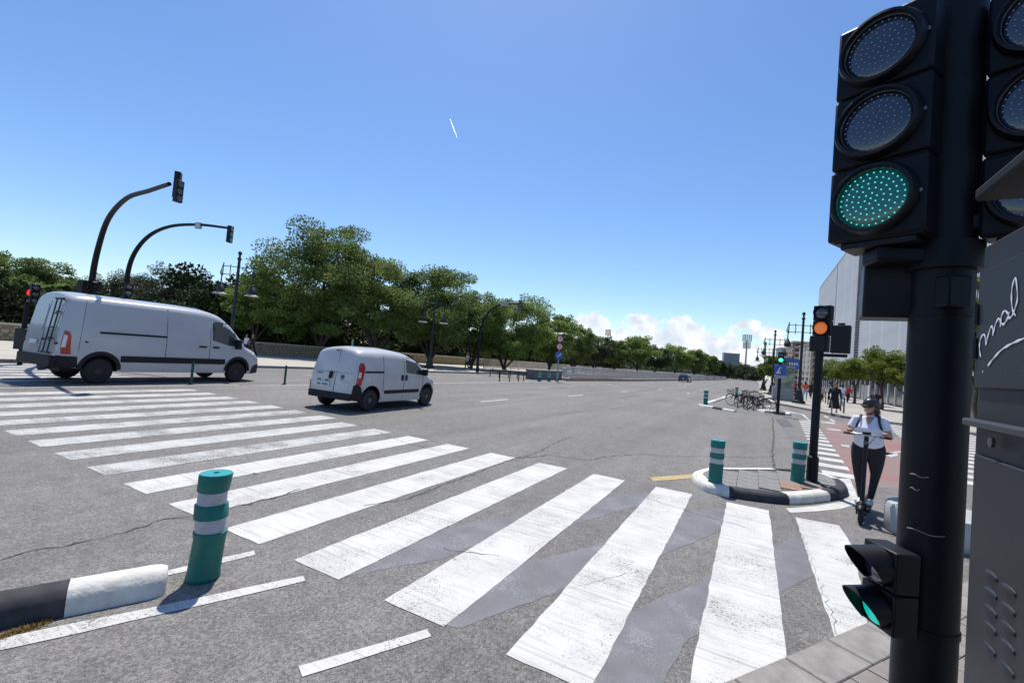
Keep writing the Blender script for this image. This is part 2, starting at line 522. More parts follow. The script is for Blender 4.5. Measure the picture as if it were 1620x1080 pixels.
def dup(root, loc, rz=None, label=None, scale=None):
    def cp(o, par):
        c = o.copy()
        C.objects.link(c)
        c.parent = par
        for ch in KIDS.get(o.name, ()): cp(bpy.data.objects[ch], c)
        return c
    KIDS = {}
    for o in bpy.data.objects:
        if o.parent: KIDS.setdefault(o.parent.name, []).append(o.name)
    r = cp(root, None)
    r.location = loc if len(loc) == 3 else (*loc, 0)
    if rz is not None: r.rotation_euler = (0, 0, rz)
    if scale: r.scale = (scale,) * 3
    if label: r['label'] = label
    return r
def bez(pts, n=8):
    """Catmull-Rom through the points"""
    P = [Vector(p) for p in pts]
    P = [P[0] * 2 - P[1]] + P + [P[-1] * 2 - P[-2]]
    out = []
    for i in range(1, len(P) - 2):
        for k in range(n):
            t = k / n
            a, b, c, d = P[i - 1], P[i], P[i + 1], P[i + 2]
            out.append(0.5 * ((2 * b) + (c - a) * t + (2 * a - 5 * b + 4 * c - d) * t * t + (3 * b - a - 3 * c + d) * t ** 3))
    out.append(P[-2])
    return out

# ------------------------------------------------------------ ground, roads and markings
m_ = MB()
N_ = 40
# one sheet out to the horizon, finer near the camera
xs = [-4000, -1200, -400, -150, -60, -30, -15, -5, 0, 5, 15, 30, 60, 150, 400, 1200, 4000]
ys = [-1200, -300, -60, -10, 0, 5, 10, 20, 35, 60, 120, 250, 500, 1200, 4000]
pts = [(x, y, 0) for y in ys for x in xs]
fs = [(j * len(xs) + i, j * len(xs) + i + 1, (j + 1) * len(xs) + i + 1, (j + 1) * len(xs) + i) for j in range(len(ys) - 1) for i in range(len(xs) - 1)]
m_.add(pts, fs).build('road', ASPH, smooth=None, kind='structure')

def strip(a, b, wd, z, name, m, parent=None, **t):
    a = Vector((*a, 0)); b = Vector((*b, 0))
    n = Vector((-(b - a).y, (b - a).x, 0)).normalized() * wd / 2
    return MB().sheet([tuple((a + n).xy), tuple((b + n).xy), (b - n).xy[:], (a - n).xy[:]], z).build(name, m, parent, smooth=None, **t)
def wobble(poly, step=0.12, amp=0.006):
    """break straight painted edges into slightly ragged ones"""
    out = []
    n = len(poly)
    for i in range(n):
        a = Vector(poly[i]); b = Vector(poly[(i + 1) % n])
        L = (b - a).length
        k = max(1, int(L / step))
        nr = Vector((-(b - a).y, (b - a).x)) / max(L, 1e-6)
        for j in range(k):
            p = a + (b - a) * (j / k)
            if j: p = p + nr * random.uniform(-amp, amp)
            out.append((p.x, p.y))
    return out

grey = thing('overpainted_marking', None, None, kind='structure')
for poly in ([(-2.659, 2.551), (-2.645, 3.769), (-2.542, 4.130), (-2.178, 4.815), (-2.113, 4.122), (-2.259, 3.258)],
             [(-1.674, 2.517), (-1.727, 3.493), (-1.268, 4.454), (-0.780, 6.079), (-0.350, 6.723), (0.216, 7.382), (-0.321, 5.544), (-0.740, 4.476), (-1.247, 3.326), (-1.574, 2.539)],
             [(-1.686, 4.738), (-1.681, 6.034), (-1.378, 6.669), (-0.592, 7.266), (-0.723, 6.513), (-1.270, 5.942)],
             [(-0.745, 2.518), (-0.749, 3.266), (-0.317, 4.285), (0.186, 5.487), (0.569, 6.279), (1.228, 6.815), (0.590, 5.112), (0.167, 4.257), (-0.275, 3.358), (-0.345, 2.799)]):
    MB().sheet(wobble(poly, 0.1, 0.012), 0.002).build('grey_band', BAND, grey, smooth=None)

# zebra crossing over the avenue: stripes 0.5 m wide, 1 m apart, parallel to the avenue
zeb = thing('zebra_crossing', None, None, kind='structure')
first = [(-1.206, 2.528), (-0.721, 2.576), (-3.125, 2.541), (-2.666, 2.557)]
for k in range(-1, 27):
    xr = -0.685 - 0.985 * k         # right-hand edge of the stripe
    if xr < -23.8: break
    if -16.9 < xr < -15.3: continue
    x0, x1 = xr - 0.52, xr
    y0, y1 = 2.49, 7.24
    if k == -1: y0, y1 = 2.55, 7.20
    if xr < -8: y1 = 7.5
    MB().sheet(wobble([(x0, y0), (x1, y0), (x1, y1), (x0, y1)]), 0.004).build('stripe', PAINT if k < 6 else PAINTW, zeb, smooth=None)
MB().sheet(wobble([(0.599, 7.136), (1.075, 7.177), (1.096, 6.301), (0.873, 4.432), (0.618, 3.992)]), 0.004).build('stripe', PAINT, zeb, smooth=None)
# far half of the crossing and the small crossing of the side street
z2 = thing('side_street_crossing', None, None, kind='structure')
for k in range(15):
    y = 10.95 + 1.0 * k
    xl = 1.33 + (y - 10.9) * 0.048
    xr_ = min(1.83 + (y - 11.3) * 0.055 + 0.06, 3)
    MB().sheet([(xl, y), (xr_ , y), (xr_ + 0.03, y + 0.5), (xl + 0.03, y + 0.5)], 0.004).build('stripe', PAINT, z2, smooth=None)
z3 = thing('plaza_side_crossing', None, None, kind='structure')
for k in range(18):
    y = 12.6 + 1.0 * k
    xl = 3.75 + (y - 12.6) * 0.137
    MB().sheet([(xl, y), (xl + 3.2, y), (xl + 3.2, y + 0.5), (xl + 0.05, y + 0.5)], 0.004).build('stripe', PAINT, z3, smooth=None)
# red bicycle lane
MB().sheet(wobble([(2.870, 25.664), (4.016, 27.949), (4.673, 25.666), (4.971, 20.630), (2.628, 10.763), (1.732, 10.249)], 0.5, 0.02), 0.002).build('bicycle_lane', REDL, smooth=None, kind='structure')
mk = thing('bicycle_lane_marking', None, None, kind='structure')
for poly in ([(2.916, 26.096), (3.560, 26.461), (3.453, 25.285), (2.956, 25.129)], [(2.732, 22.413), (3.236, 22.400), (3.174, 21.821), (2.773, 21.711)], [(3.339, 16.371), (3.722, 16.465), (3.599, 15.970), (3.327, 15.322), (3.267, 15.808)],
             [(3.330, 16.117), (3.992, 17.418), (3.892, 16.912), (3.308, 15.741)], [(2.463, 16.904), (2.697, 16.911), (2.579, 16.345), (2.426, 16.427)], [(3.723, 31.322), (3.805, 30.056), (3.597, 28.819), (3.546, 30.043)], [(3.737, 29.065), (3.781, 27.552), (3.555, 26.807), (3.539, 27.907)]):
    MB().sheet(poly, 0.010).build('mark', PAINTF, mk, smooth=None)
MB().sheet(wobble([(1.255, 10.398), (1.772, 10.930), (1.673, 9.826), (1.588, 9.055), (1.377, 8.732), (1.350, 9.762)], 0.3, 0.01), 0.006).build('painted_nose', PAINT, smooth=None, kind='structure')
# lane lines and edge lines
ln = thing('lane_line', None, None, kind='structure')
def dash(poly, m=PAINT): MB().sheet(wobble(poly, 0.2, 0.006), 0.0045).build('dash', m, ln, smooth=None)
dash([(-3.558, 0.964), (-3.431, 1.239), (-3.234, 1.642), (-2.900, 2.373), (-2.826, 2.334), (-3.127, 1.615), (-3.303, 1.199), (-3.427, 0.934)])
dash([(-3.716, 1.800), (-3.646, 2.089), (-3.556, 2.397), (-3.475, 2.358), (-3.556, 2.042), (-3.635, 1.792)])
dash([(-2.090, 1.736), (-1.740, 2.409), (-1.672, 2.363), (-2.005, 1.696)])
dash([(-1.399, 7.769), (-0.811, 8.666), (-0.778, 8.357), (-1.299, 7.561)], YEL)
dash([(-0.262, 9.306), (0.361, 9.964), (0.428, 9.783), (-0.204, 9.125)])
dash([(0.513, 7.515), (0.913, 8.027), (1.349, 8.706), (1.539, 9.051), (1.462, 8.574), (1.230, 8.138), (0.877, 7.677), (0.553, 7.316)])
for a in [(-9.141, 14.688), (-8.538, 22.481), (-8.192, 31.856), (-7.599, 42.756), (-7.339, 57.657)]:
    dash([(a[0], a[1]), (a[0] + 0.13, a[1]), (a[0] + 0.13, a[1] + 2.2), (a[0], a[1] + 2.2)])
for yy in range(26, 150, 5):
    for xx in (-4.9, -8.3, -11.9):
        if xx == -8.3 and yy < 60: continue
        if xx == -4.9 and yy < 40: continue
        dash([(xx, yy), (xx + 0.13, yy), (xx + 0.13, yy + 2), (xx, yy + 2)], PAINTW)
dash([(-15.75, 9.5), (-15.62, 9.5), (-15.35, 23), (-15.2, 40), (-13, 100), (-13.13, 100), (-15.35, 40), (-15.5, 23)], PAINTW)
dash([(-16.1, -8), (-15.98, -8), (-15.85, 9.5), (-15.97, 9.5)], PAINTW)
dash([(-2.428, 26.449), (-1.871, 43.492), (-1.727, 42.464), (-2.251, 26.243)], PAINTW)
dash([(1.765, 31.857), (2.664, 30.328), (2.524, 25.435), (2.435, 25.285), (2.474, 29.475), (1.658, 31.049)], PAINTW)
for yy in range(-10, 60, 5):
    dash([(-19.9, yy), (-19.77, yy), (-19.77, yy + 2), (-19.9, yy + 2)], PAINTW)
# cracks and patches
cr = thing('crack', None, None, kind='structure')
def crack(pts, wd=0.018):
    P = [Vector(p) for p in pts]
    Q = []
    for a, b in zip(P, P[1:]):
        n = max(2, int((b - a).length / 0.07))
        pr = Vector((-(b - a).y, (b - a).x)).normalized()
        for k in range(n):
            Q.append(a + (b - a) * (k / n) + pr * random.uniform(-0.03, 0.03))
    Q.append(P[-1])
    L_ = []; R_ = []
    for i, p in enumerate(Q):
        t = (Q[min(i + 1, len(Q) - 1)] - Q[max(0, i - 1)]).normalized()
        n = Vector((-t.y, t.x)) * wd / 2 * random.uniform(0.3, 1.3)
        L_.append(p + n); R_.append(p - n)
    m = MB()
    k = len(Q)
    m.add([(p.x, p.y, 0.0062) for p in L_ + R_], [(k + i, k + i + 1, i + 1, i) for i in range(k - 1)])
    m.build('crack_line', CRACK, cr, smooth=None)
crack([(-4.748, 1.236), (-4.735, 1.396), (-4.704, 1.553), (-4.683, 1.711), (-4.659, 1.954), (-4.741, 2.274), (-4.625, 2.601), (-4.618, 2.907), (-4.609, 3.251), (-4.664, 3.648)], 0.014)
crack([(-3.535, 4.209), (-3.571, 4.995), (-3.561, 5.673), (-3.636, 6.523), (-3.618, 7.207), (-3.554, 7.976), (-3.713, 9.309), (-3.772, 10.449)], 0.016)
crack([(-3.618, 7.207), (-3.286, 7.970), (-2.600, 8.157), (-2.431, 8.813), (-2.003, 9.657), (-1.423, 9.991), (-0.983, 10.504), (-0.031, 11.524), (0.510, 12.249)], 0.018)
crack([(-3.716, 3.742), (-3.535, 4.209), (-3.494, 4.761)], 0.012)
crack([(-2.381, 3.419), (-2.122, 3.547), (-1.897, 3.616)], 0.008)
crack([(-1.415, 6.594), (-0.864, 6.382), (-0.466, 6.272), (0.032, 6.161)], 0.008)
crack([(0.525, 7.457), (0.613, 6.293), (0.637, 5.337), (0.638, 4.523), (0.659, 4.084), (0.697, 3.860)], 0.004)
crack([(-1.246, 3.373), (-0.978, 3.834), (-0.790, 4.168)], 0.003)
crack([(0.936, 24.903), (0.693, 16.639), (0.535, 12.991), (0.466, 10.011)], 0.03)
crack([(0.886, 22.043), (1.422, 21.186), (1.739, 21.152)], 0.03)
crack([(0.680, 16.277), (0.960, 16.491), (1.383, 17.239)], 0.02)
crack([(-5.770, 14.257), (-5.364, 16.746), (-4.926, 19.789)], 0.03)
crack([(-7.943, 7.456), (-5.733, 6.675), (-4.774, 6.589)], 0.012)
for poly in ([(0.989, 24.238), (1.546, 25.216), (1.545, 21.114), (1.103, 20.428)], ):
    MB().sheet(poly, 0.004).build('asphalt_patch', mat('fresh_asphalt', (0.10, 0.10, 0.105), 0.85, var=0.15, scale=4, bump=0.4, bscale=150), cr, smooth=None)
tn = bpy.data.objects['road']
tag_ = MB().box((0, 0, 0.004), (0.055, 0.03, 0.006), 0.5).box((0.02, 0.018, 0.006), (0.03, 0.02, 0.004), 1.1).build('paper_scrap', SHIRT, smooth=None,
    label='white scrap of paper lying between stripes beyond the leaning bollard', category='litter')
tag_.location = (*(-5.593, 3.677), 0.01)

# ------------------------------------------------------------ kerbs and islands
isl = thing('traffic_island', 'small kerbed island with black and white kerb carrying two green bollards', 'traffic island')
outer = [(-0.800, 8.280), (-0.742, 7.925), (-0.569, 7.584), (-0.360, 7.489), (-0.140, 7.498), (0.203, 7.590), (0.575, 7.788), (1.054, 8.388), (1.411, 9.015), (1.505, 9.420), (1.497, 9.909), (1.277, 10.241), (0.859, 10.233), (0.359, 9.898), (-0.270, 9.236), (-0.622, 8.866)]
cx = sum(p[0] for p in outer) / len(outer); cy = sum(p[1] for p in outer) / len(outer)
P2 = [Vector(p) for p in outer]
# resample the outline densely so that it reads as a curve
dense = []
n = len(P2)
for i in range(n):
    a, b, c, d = P2[i - 1], P2[i], P2[(i + 1) % n], P2[(i + 2) % n]
    for k in range(4):
        t = k / 4
        dense.append(0.5 * ((2 * b) + (c - a) * t + (2 * a - 5 * b + 4 * c - d) * t * t + (3 * b - a - 3 * c + d) * t ** 3))
nd = len(dense)
def inset(dist):
    out = []
    for i in range(nd):
        t = (dense[(i + 1) % nd] - dense[i - 1]).normalized()
        nn = Vector((-t.y, t.x))
        if nn.dot(Vector((cx, cy)) - dense[i]) < 0: nn = -nn
        out.append(dense[i] + nn * dist)
    return out
o0, o1, o2, o3 = inset(0), inset(0.025), inset(0.06), inset(0.17)
segs = [(0, 15, 0), (15, 24, 1), (24, 29, 0), (29, 40, 1), (40, 46, 0), (46, 52, 1), (52, 58, 0), (58, 64, 0)]
for (a, b, blk) in segs:
    m = MB()
    ring = []
    for i in range(a, b + 1):
        i %= nd
        ring.append([(o0[i].x, o0[i].y, 0), (o0[i].x, o0[i].y, 0.07), (o1[i].x, o1[i].y, 0.115), (o2[i].x, o2[i].y, 0.135), (o3[i].x, o3[i].y, 0.138), (o3[i].x, o3[i].y, 0.0)])
    k = len(ring)
    vv = [p for r in ring for p in r]
    ff = [(i * 6 + j, (i + 1) * 6 + j, (i + 1) * 6 + j + 1, i * 6 + j + 1) for i in range(k - 1) for j in range(5)]
    ff += [tuple(range(6)), tuple((k - 1) * 6 + j for j in range(6))[::-1]]
    m.add(vv, ff).build('kerb', KB if blk else KW, isl)
MB().prism([tuple(p) for p in inset(0.165)], 0.0, 0.118).build('bed', GROUT, isl, smooth=None)
def inside(p, poly):
    c = False
    for i in range(len(poly)):
        a, b = poly[i], poly[i - 1]
        if (a[1] > p[1]) != (b[1] > p[1]) and p[0] < (b[0] - a[0]) * (p[1] - a[1]) / (b[1] - a[1]) + a[0]: c = not c
    return c
inn = [tuple(p) for p in inset(0.19)]
tile = MB().box((0, 0, 0), (0.292, 0.292, 0.022)).mesh('tile', TILE)
tilr = MB().box((0, 0, 0), (0.292, 0.292, 0.02)).mesh('tile', TILER)
for i in range(-12, 13):
    for j in range(-12, 13):
        x, y = cx + i * 0.3, cy + j * 0.3
        if inside((x, y), inn):
            red = (x > 0.62 and y < 8.9)
            obj('tile', tilr if red else tile, isl, (x, y, 0.119 + random.uniform(0, 0.003)))

# long separator kerb bottom-left, black then white end block
ks = thing('separator_kerb', 'long raised kerb bottom left with black length ending in a rounded white block', 'kerb')
def kerb_block(a, b, m, round_end=False, wd=0.30, h=0.16, parent=None, name='block'):
    a = Vector((*a, 0)); b = Vector((*b, 0))
    t = (b - a).normalized(); L = (b - a).length
    nrm = Vector((-t.y, t.x, 0))
    prof = [(-wd / 2, 0), (-wd / 2 + 0.01, h * 0.55), (-wd / 2 + 0.035, h * 0.85), (-wd / 2 + 0.08, h), (wd / 2 - 0.08, h), (wd / 2 - 0.035, h * 0.85), (wd / 2 - 0.01, h * 0.55), (wd / 2, 0)]
    st = [(0, 1, 1), (L, 1, 1)]
    if round_end: st = [(0, 1, 1)] + [(L - 0.10 + 0.10 * math.sin(q), 0.55 + 0.45 * math.cos(q), 0.86 + 0.14 * math.cos(q)) for q in (0, 0.4, 0.8, 1.2, 1.5)]
    vv = []
    for (s_, kw, kh) in st:
        for (y, z) in prof: vv.append(a + t * s_ + nrm * y * kw + Vector((0, 0, z * kh)))
    n = len(prof)
    ff = [(i * n + j, (i + 1) * n + j, (i + 1) * n + j + 1, i * n + j + 1) for i in range(len(st) - 1) for j in range(n - 1)]
    ff += [tuple(range(n)), tuple((len(st) - 1) * n + j for j in range(n))[::-1]]
    return MB().add(vv, ff).build(name, m, parent, smooth=50)
KA, KC, KD = (-3.799, 1.015, 0.050), (-3.661, 1.266, 0.050), (-3.473, 1.700, 0.050)
kt = (Vector(KD) - Vector(KC)).normalized()
k0 = Vector(KC) - kt * 1.9
kerb_block(k0[:2], KC[:2], KB, wd=0.24, parent=ks)
kerb_block((Vector(KC) + kt * 0.003)[:2], (Vector(KD) + kt * 0.02)[:2], KW, True, wd=0.24, parent=ks)
# dry weeds at its foot
wm = MB()
for i in range(1600):
    base = Vector((*(-3.559, 0.976), 0)) + Vector((random.gauss(0.10, 0.16) , 0, 0)) * 0
    t_ = random.random()
    b = Vector((*(-3.570, 0.875), 0)).lerp(Vector((*(-3.561, 1.151), 0)), t_) + Vector((random.gauss(0, 0.014), random.gauss(0, 0.014), 0))
    d = Vector((random.gauss(0, 1), random.gauss(0, 1), random.uniform(0.2, 1.2))).normalized() * random.uniform(0.010, 0.036)
    s_ = d.cross(Vector((random.random(), random.random(), random.random()))).normalized() * random.uniform(0.002, 0.005)
    wm.add([b - s_, b + s_, b + d], [(0, 1, 2)])
wm.build('dry_weeds', mat('dry_weed', (0.32, 0.17, 0.045), 0.9, col2=(0.10, 0.11, 0.03), scale=25), smooth=None, kind='stuff',
         label='brown dry weeds growing at the foot of the black kerb', category='weeds')

# near pavement at bottom right: kerb stones and small square tiles
pv = thing('near_pavement', None, None, kind='structure')
KE = [Vector(p) for p in [(-0.057, 2.940), (0.052, 3.095), (0.299, 3.529), (0.609, 3.986), (0.953, 4.491)]]
e0, e1 = KE[0], KE[-1]
et = (e1 - e0).normalized(); en = Vector((et.y, -et.x))   # en points into the pavement
base_poly = [tuple(e0 - et * 6 + en * 0.0), tuple(e1 + et * 3.2), tuple(e1 + et * 3.2 + en * 9), tuple(e0 - et * 6 + en * 9)]
MB().prism([tuple(Vector(p) + en * 0.01) for p in base_poly], 0.0, 0.035).build('bed', GROUT, pv, smooth=None)
ang = math.atan2(et.y, et.x)
kst = MB().box((0, 0, 0), (0.49, 0.27, 0.05)).mesh('kerb_stone', KERBST)
for k in range(-4, 10):
    c = e0 + et * (0.35 + 0.5 * k) + en * 0.14
    o = obj('kerb_stone', kst, pv, (c.x, c.y, 0.024 + random.uniform(0, 0.003)), ang)
    b = o.modifiers.new('bevel', 'BEVEL'); b.width = 0.006; b.segments = 1
tl = MB().box((0, 0, 0), (0.192, 0.192, 0.03)).mesh('paving_tile', TILEP)
for i in range(-6, 24):
    for j in range(10):
        c = e0 + et * (0.1 + 0.2 * i) + en * (0.28 + 0.1 + 0.2 * j)
        obj('paving_tile', tl, pv, (c.x, c.y, 0.032 + random.uniform(0, 0.004)), ang)

# plaza pavement to the right, far pavement to the left
plz = [(0.521, 41.325), (0.644, 40.544), (1.524, 38.781), (2.474, 36.787), (3.400, 34.596), (4.513, 30.870), (5.747, 30.465), (6.892, 30.090)]
far_r = [(30, 20), (220, 20), (220, 900), (3.2, 900), (2.0, 160), (1.2, 85), (1.1, 62), (1.15, 50)]
MB().prism(plz + far_r, -0.05, 0.12).build('plaza_pavement', PAVE, smooth=None, kind='structure')
kb = thing('plaza_kerb', None, None, kind='structure')
def kerb_line(pts, parent, wd=0.22, h=0.13, seg=1.0, m=KERBST):
    for a, b in zip(pts, pts[1:]):
        a, b = Vector(a), Vector(b)
        L = (b - a).length
        k = max(1, round(L / seg))
        if k > 20: k = 20
        t = (b - a) / k
        for i in range(k):
            p = a + t * i; q = a + t * (i + 1) - t.normalized() * 0.01
            c = (p + q) / 2
            MB().box((c.x, c.y, h / 2), ((q - p).length, wd, h + 0.01), math.atan2(t.y, t.x)).build('kerb_stone', m, parent, smooth=None)
kerb_line(plz + [(13, 29)], kb, 0.2, 0.125)
kerb_line([(0.9, 60), (1.1, 85), (1.9, 160)], kb, 0.25, 0.125, 4)
MB().prism([(13.5, 37), (30, 37), (30, 300), (14.5, 300)], 0.121, 0.128).build('sandy_bed', SAND, smooth=None, kind='structure')
farw = [(-24.6, -30), (-24.6, 6), (-24.9, 9), (-24.4, 19), (-23.6, 25), (-23.0, 35), (-23.0, 60), (-22.2, 200), (-21, 900), (-60, 900), (-60, -30)]
MB().prism(farw, -0.05, 0.12).build('far_pavement', mat('far_paving', (0.42, 0.385, 0.33), 0.9, var=0.12, scale=0.8, detail=8), smooth=None, kind='structure')
kb2 = thing('far_kerb', None, None, kind='structure')
kerb_line([(-24.5, -30), (-24.5, 6), (-24.8, 9), (-24.3, 19), (-23.5, 25), (-22.9, 35), (-22.9, 60)], kb2, 0.25, 0.125, 1.5)

# bicycle-parking island kerb
bi = thing('parking_kerb', 'low angular white and black kerb round the bicycle racks', 'kerb')
A_ = [(-2.478, 26.963), (-1.696, 26.302), (-1.209, 25.714), (-0.671, 25.320)]
for i, (a, b) in enumerate(zip(A_, A_[1:])):
    kerb_block(a, b, (KW, KB, KW)[i], wd=0.28, h=0.11, parent=bi)
B_ = [(-2.354, 29.327), (-2.165, 33.122), (-1.962, 37.851), (-1.812, 42.198), (-1.625, 47.618)]
for i, (a, b) in enumerate(zip(B_, B_[1:])):
    kerb_block(a, b, KW if i % 2 == 0 else CONCL, wd=0.3, h=0.11, parent=bi)
sm = thing('signal_island', 'tiny white and black kerb block under the green pedestrian signal pole', 'kerb')
A_ = [(0.728, 28.613), (1.092, 27.808), (1.612, 27.853), (1.837, 27.815)]
for i, (a, b) in enumerate(zip(A_, A_[1:])):
    kerb_block(a, b, (KW, KB, KW)[i], wd=1.0, h=0.13, parent=sm)

# ------------------------------------------------------------ green bollards
def bollard(label, loc, h=0.75, r=0.1, lean=(0, 0), crumple=False, rz=0.0):
    t = thing('green_bollard', label, 'bollard', loc, rz, 'green and white banded bollards')
    sc = h / 0.75
    def seg(name, prof, m, n=28):
        o = MB()
        pts = [(rr * r / 0.1, z * sc) for rr, z in prof]
        o.lathe(pts, n, shear=lean)
        if crumple:
            o.v = [(x * (1 + 0.05 * math.sin(z * 19 + 1.2) * math.cos(math.atan2(y, x) * 2)) + 0.016 * math.sin(z * 9.5 - 1.0) , y * (1 + 0.05 * math.cos(z * 15)), z) for x, y, z in o.v]
        return o.build(name, m, t, smooth=50)
    seg('body', [(0.098, 0), (0.104, 0.01), (0.104, 0.03), (0.1, 0.04), (0.1, 0.30), (0.104, 0.32), (0.104, 0.345), (0.09, 0.35)], GRN)
    seg('reflective_band', [(0.093, 0.345), (0.094, 0.44)], REFL)
    seg('ring', [(0.094, 0.437), (0.103, 0.44), (0.104, 0.53), (0.094, 0.537)], GRN)
    seg('reflective_band', [(0.093, 0.532), (0.094, 0.625)], REFL)
    seg('cap', [(0.095, 0.622), (0.104, 0.63), (0.104, 0.742), (0.100, 0.749)], GRN)
    seg('lid', [(0.0995, 0.7485), (0.098, 0.753), (0.02, 0.7545)], GRNT)
    seg('plug', [(0.018, 0.7535), (0.018, 0.757), (0.01, 0.758)], VBLK, 10)
    return t
bollard('crumpled leaning green bollard at the front between two white lines', (-3.413, 1.933), 0.76, 0.102, (0.03, 0.0), True)
bollard('left green bollard on the kerbed island beside the yellow line', (-0.417, 7.715, 0.120), 0.66, 0.1, (0.01, 0))
bollard('right green bollard on the kerbed island next to the amber signal pole', (0.751, 8.996, 0.120), 0.66, 0.1, (0.02, 0))
bollard('green bollard at the corner of the bicycle parking kerb', (-2.332, 28.655), 0.82, 0.12)
bollard('small green bollard just left of the parked bicycles', (-1.154, 44.261), 0.85, 0.12)
for px, lb in (((-15.671, 34.360), 'leftmost green bollard in front of the grey planter'), ((-15.562, 36.097), 'middle green bollard in front of the grey planter'), ((-15.461, 37.717), 'rightmost green bollard in front of the grey planter')):
    bollard(lb, px, 0.78, 0.16)

# thin green posts on the median
def post(label, loc, h, col=GRN, group='thin posts on the median'):
    t = thing('thin_post', label, 'post', loc, 0, group)
    MB().tube([(0, 0, 0), (0, 0, h - 0.03), (0, 0, h)], [0.04, 0.04, 0.028], 12).build('pole', col, t)
    MB().lathe([(0.085, 0), (0.085, 0.02), (0.05, 0.035)], 12).build('base', VBLK, t)
    return t
DGR = mat('dark_green_plastic', (0.012, 0.06, 0.035), 0.5)
post('thin dark green post in front of the large white van', (-16.268, 8.142), 0.75, DGR)
post('thin dark green post between the two white vans', (-15.893, 11.250), 0.74, DGR)
post('short dark post leftmost before the grey planter', (-16.051, 28.299), 0.75, IRON)
post('short dark post second from the left before the grey planter', (-15.965, 29.675), 0.75, IRON)
post('short dark post third from the left before the grey planter', (-15.884, 30.964), 0.75, IRON)
post('short dark post nearest to the grey planter', (-16.292, 32.644), 0.75, IRON)
g_ = thing('low_barrier', 'long low dark horizontal rail between far pavement and the grey planter', 'barrier')
a, b = Vector((-19.525, 32.740, 0.000)), Vector((-17.276, 35.085, 0.000))
MB().tube([a + Vector((0, 0, .62)), b + Vector((0, 0, .62))], 0.06, 8).build('rail', IRON, g_)
for k in range(5):
    c = a.lerp(b, k / 4); MB().tube([c, c + Vector((0, 0, .6))], 0.04, 8).build('post', IRON, g_)
# planter
p_ = thing('concrete_planter', 'long dark grey box at the end of the median railing', 'planter', (-17.180, 38.772), R(84))
MB().box((0, 0, 0.42), (5.2, 0.9, 0.84)).build('box', mat('planter_grey', (0.13, 0.135, 0.14), 0.8, var=0.2, scale=2), p_, bevel=0.02)
MB().box((0, 0, 0.86), (5.3, 1.0, 0.05)).build('rim', mat('planter_rim', (0.2, 0.2, 0.2), 0.8), p_, bevel=0.01)
# ------------------------------------------------------------ railings
def railing(label, pts, h, pitch, post_every, plinth=0.0):
    t = thing('railing', label, 'railing')
    bars = MB(); rails = MB(); pl = MB()
    for a, b in zip(pts, pts[1:]):
        a, b = Vector((*a, 0.12 if not plinth else 0)), Vector((*b, 0.12 if not plinth else 0))
        rails.tube([a + Vector((0, 0, h)), b + Vector((0, 0, h))], 0.035, 6)
        rails.tube([a + Vector((0, 0, plinth + 0.12)), b + Vector((0, 0, plinth + 0.12))], 0.025, 6)
        L = (b - a).length; t_ = (b - a).normalized()
        for k in range(int(L / pitch)):
            c = a + t_ * (k * pitch)
            bars.box((c.x, c.y, c.z + (h + plinth + 0.12) / 2), (0.036, 0.036, h - plinth - 0.12), math.atan2(t_.y, t_.x))
        if plinth:
            c = (a + b) / 2
            pl.box((c.x, c.y, plinth / 2), (L, 0.3, plinth), math.atan2(t_.y, t_.x))
        k = 0
        while k * post_every < L and k < 60:
            c = a + t_ * (k * post_every)
            MB().box((c.x, c.y, c.z + (h + 0.03) / 2), (0.07, 0.07, h + 0.03), math.atan2(t_.y, t_.x)).build('post', GALV, t, smooth=None)
            k += 1
    rails.build('handrail', GALV, t)
    bars.build('bar', GALV, t, smooth=None, kind='stuff')
    if plinth: pl.build('plinth', mat('plinth_brown', (0.26, 0.20, 0.16), 0.9, var=0.2, scale=2), t, smooth=None)
railing('far pale metal railing starting beside the curved signal mast', [(-28.8, 46.6), (-28.0, 70), (-25, 130), (-22, 250)], 1.25, 0.16, 2.2)
railing('near pale metal railing starting behind the road sign pole', [(-15.75, 40.6), (-14.4, 62), (-12.6, 116), (-11.2, 240)], 1.38, 0.16, 2.4, 0.22)
railing('short cross piece of railing closing the underpass ramp', [(-15.75, 40.6), (-17.4, 43.5)], 1.2, 0.14, 1.6, 0.2)
def ramp_wall():
    MB().box((-19.5, 120, 0.25), (0.3, 150, 0.5), R(2.0)).build('ramp_wall', mat('ramp_brown', (0.32, 0.23, 0.17), 0.9, var=0.15, scale=1), smooth=None,
        label='low brown ramp wall seen between the two railings', category='wall')
ramp_wall()

# ------------------------------------------------------------ stone wall of the park
wall = thing('stone_wall', 'long low stone park wall with pale coping under the trees', 'wall')
WP = [(-43.3, -12), (-42.3, 10), (-39.5, 25), (-38.8, 31), (-37.2, 43), (-36.6, 60), (-36, 120)]
core = MB(); cop = []
stone_pts = [(-0.5, -0.5), (0.1, -0.56), (0.52, -0.35), (0.48, 0.4), (0.1, 0.55), (-0.45, 0.48), (-0.56, 0)]
def stone_mesh():
    j = [(x * random.uniform(0.8, 1.1), z * random.uniform(0.8, 1.1)) for x, z in stone_pts]
    n = len(j)
    vv = [(x, 0, z) for x, z in j] + [(x * 0.72, -1, z * 0.72) for x, z in j]
    ff = [tuple(n + k for k in range(n))] + [(k, (k + 1) % n, n + (k + 1) % n, n + k) for k in range(n)]
    return vv, [f[::-1] for f in ff]
SM = []
for i in range(8):
    vv, ff = stone_mesh()
    SM.append(((vv, ff), MB().add(vv, ff).mesh('stone', STONE)))
rest = MB()
nst = 0
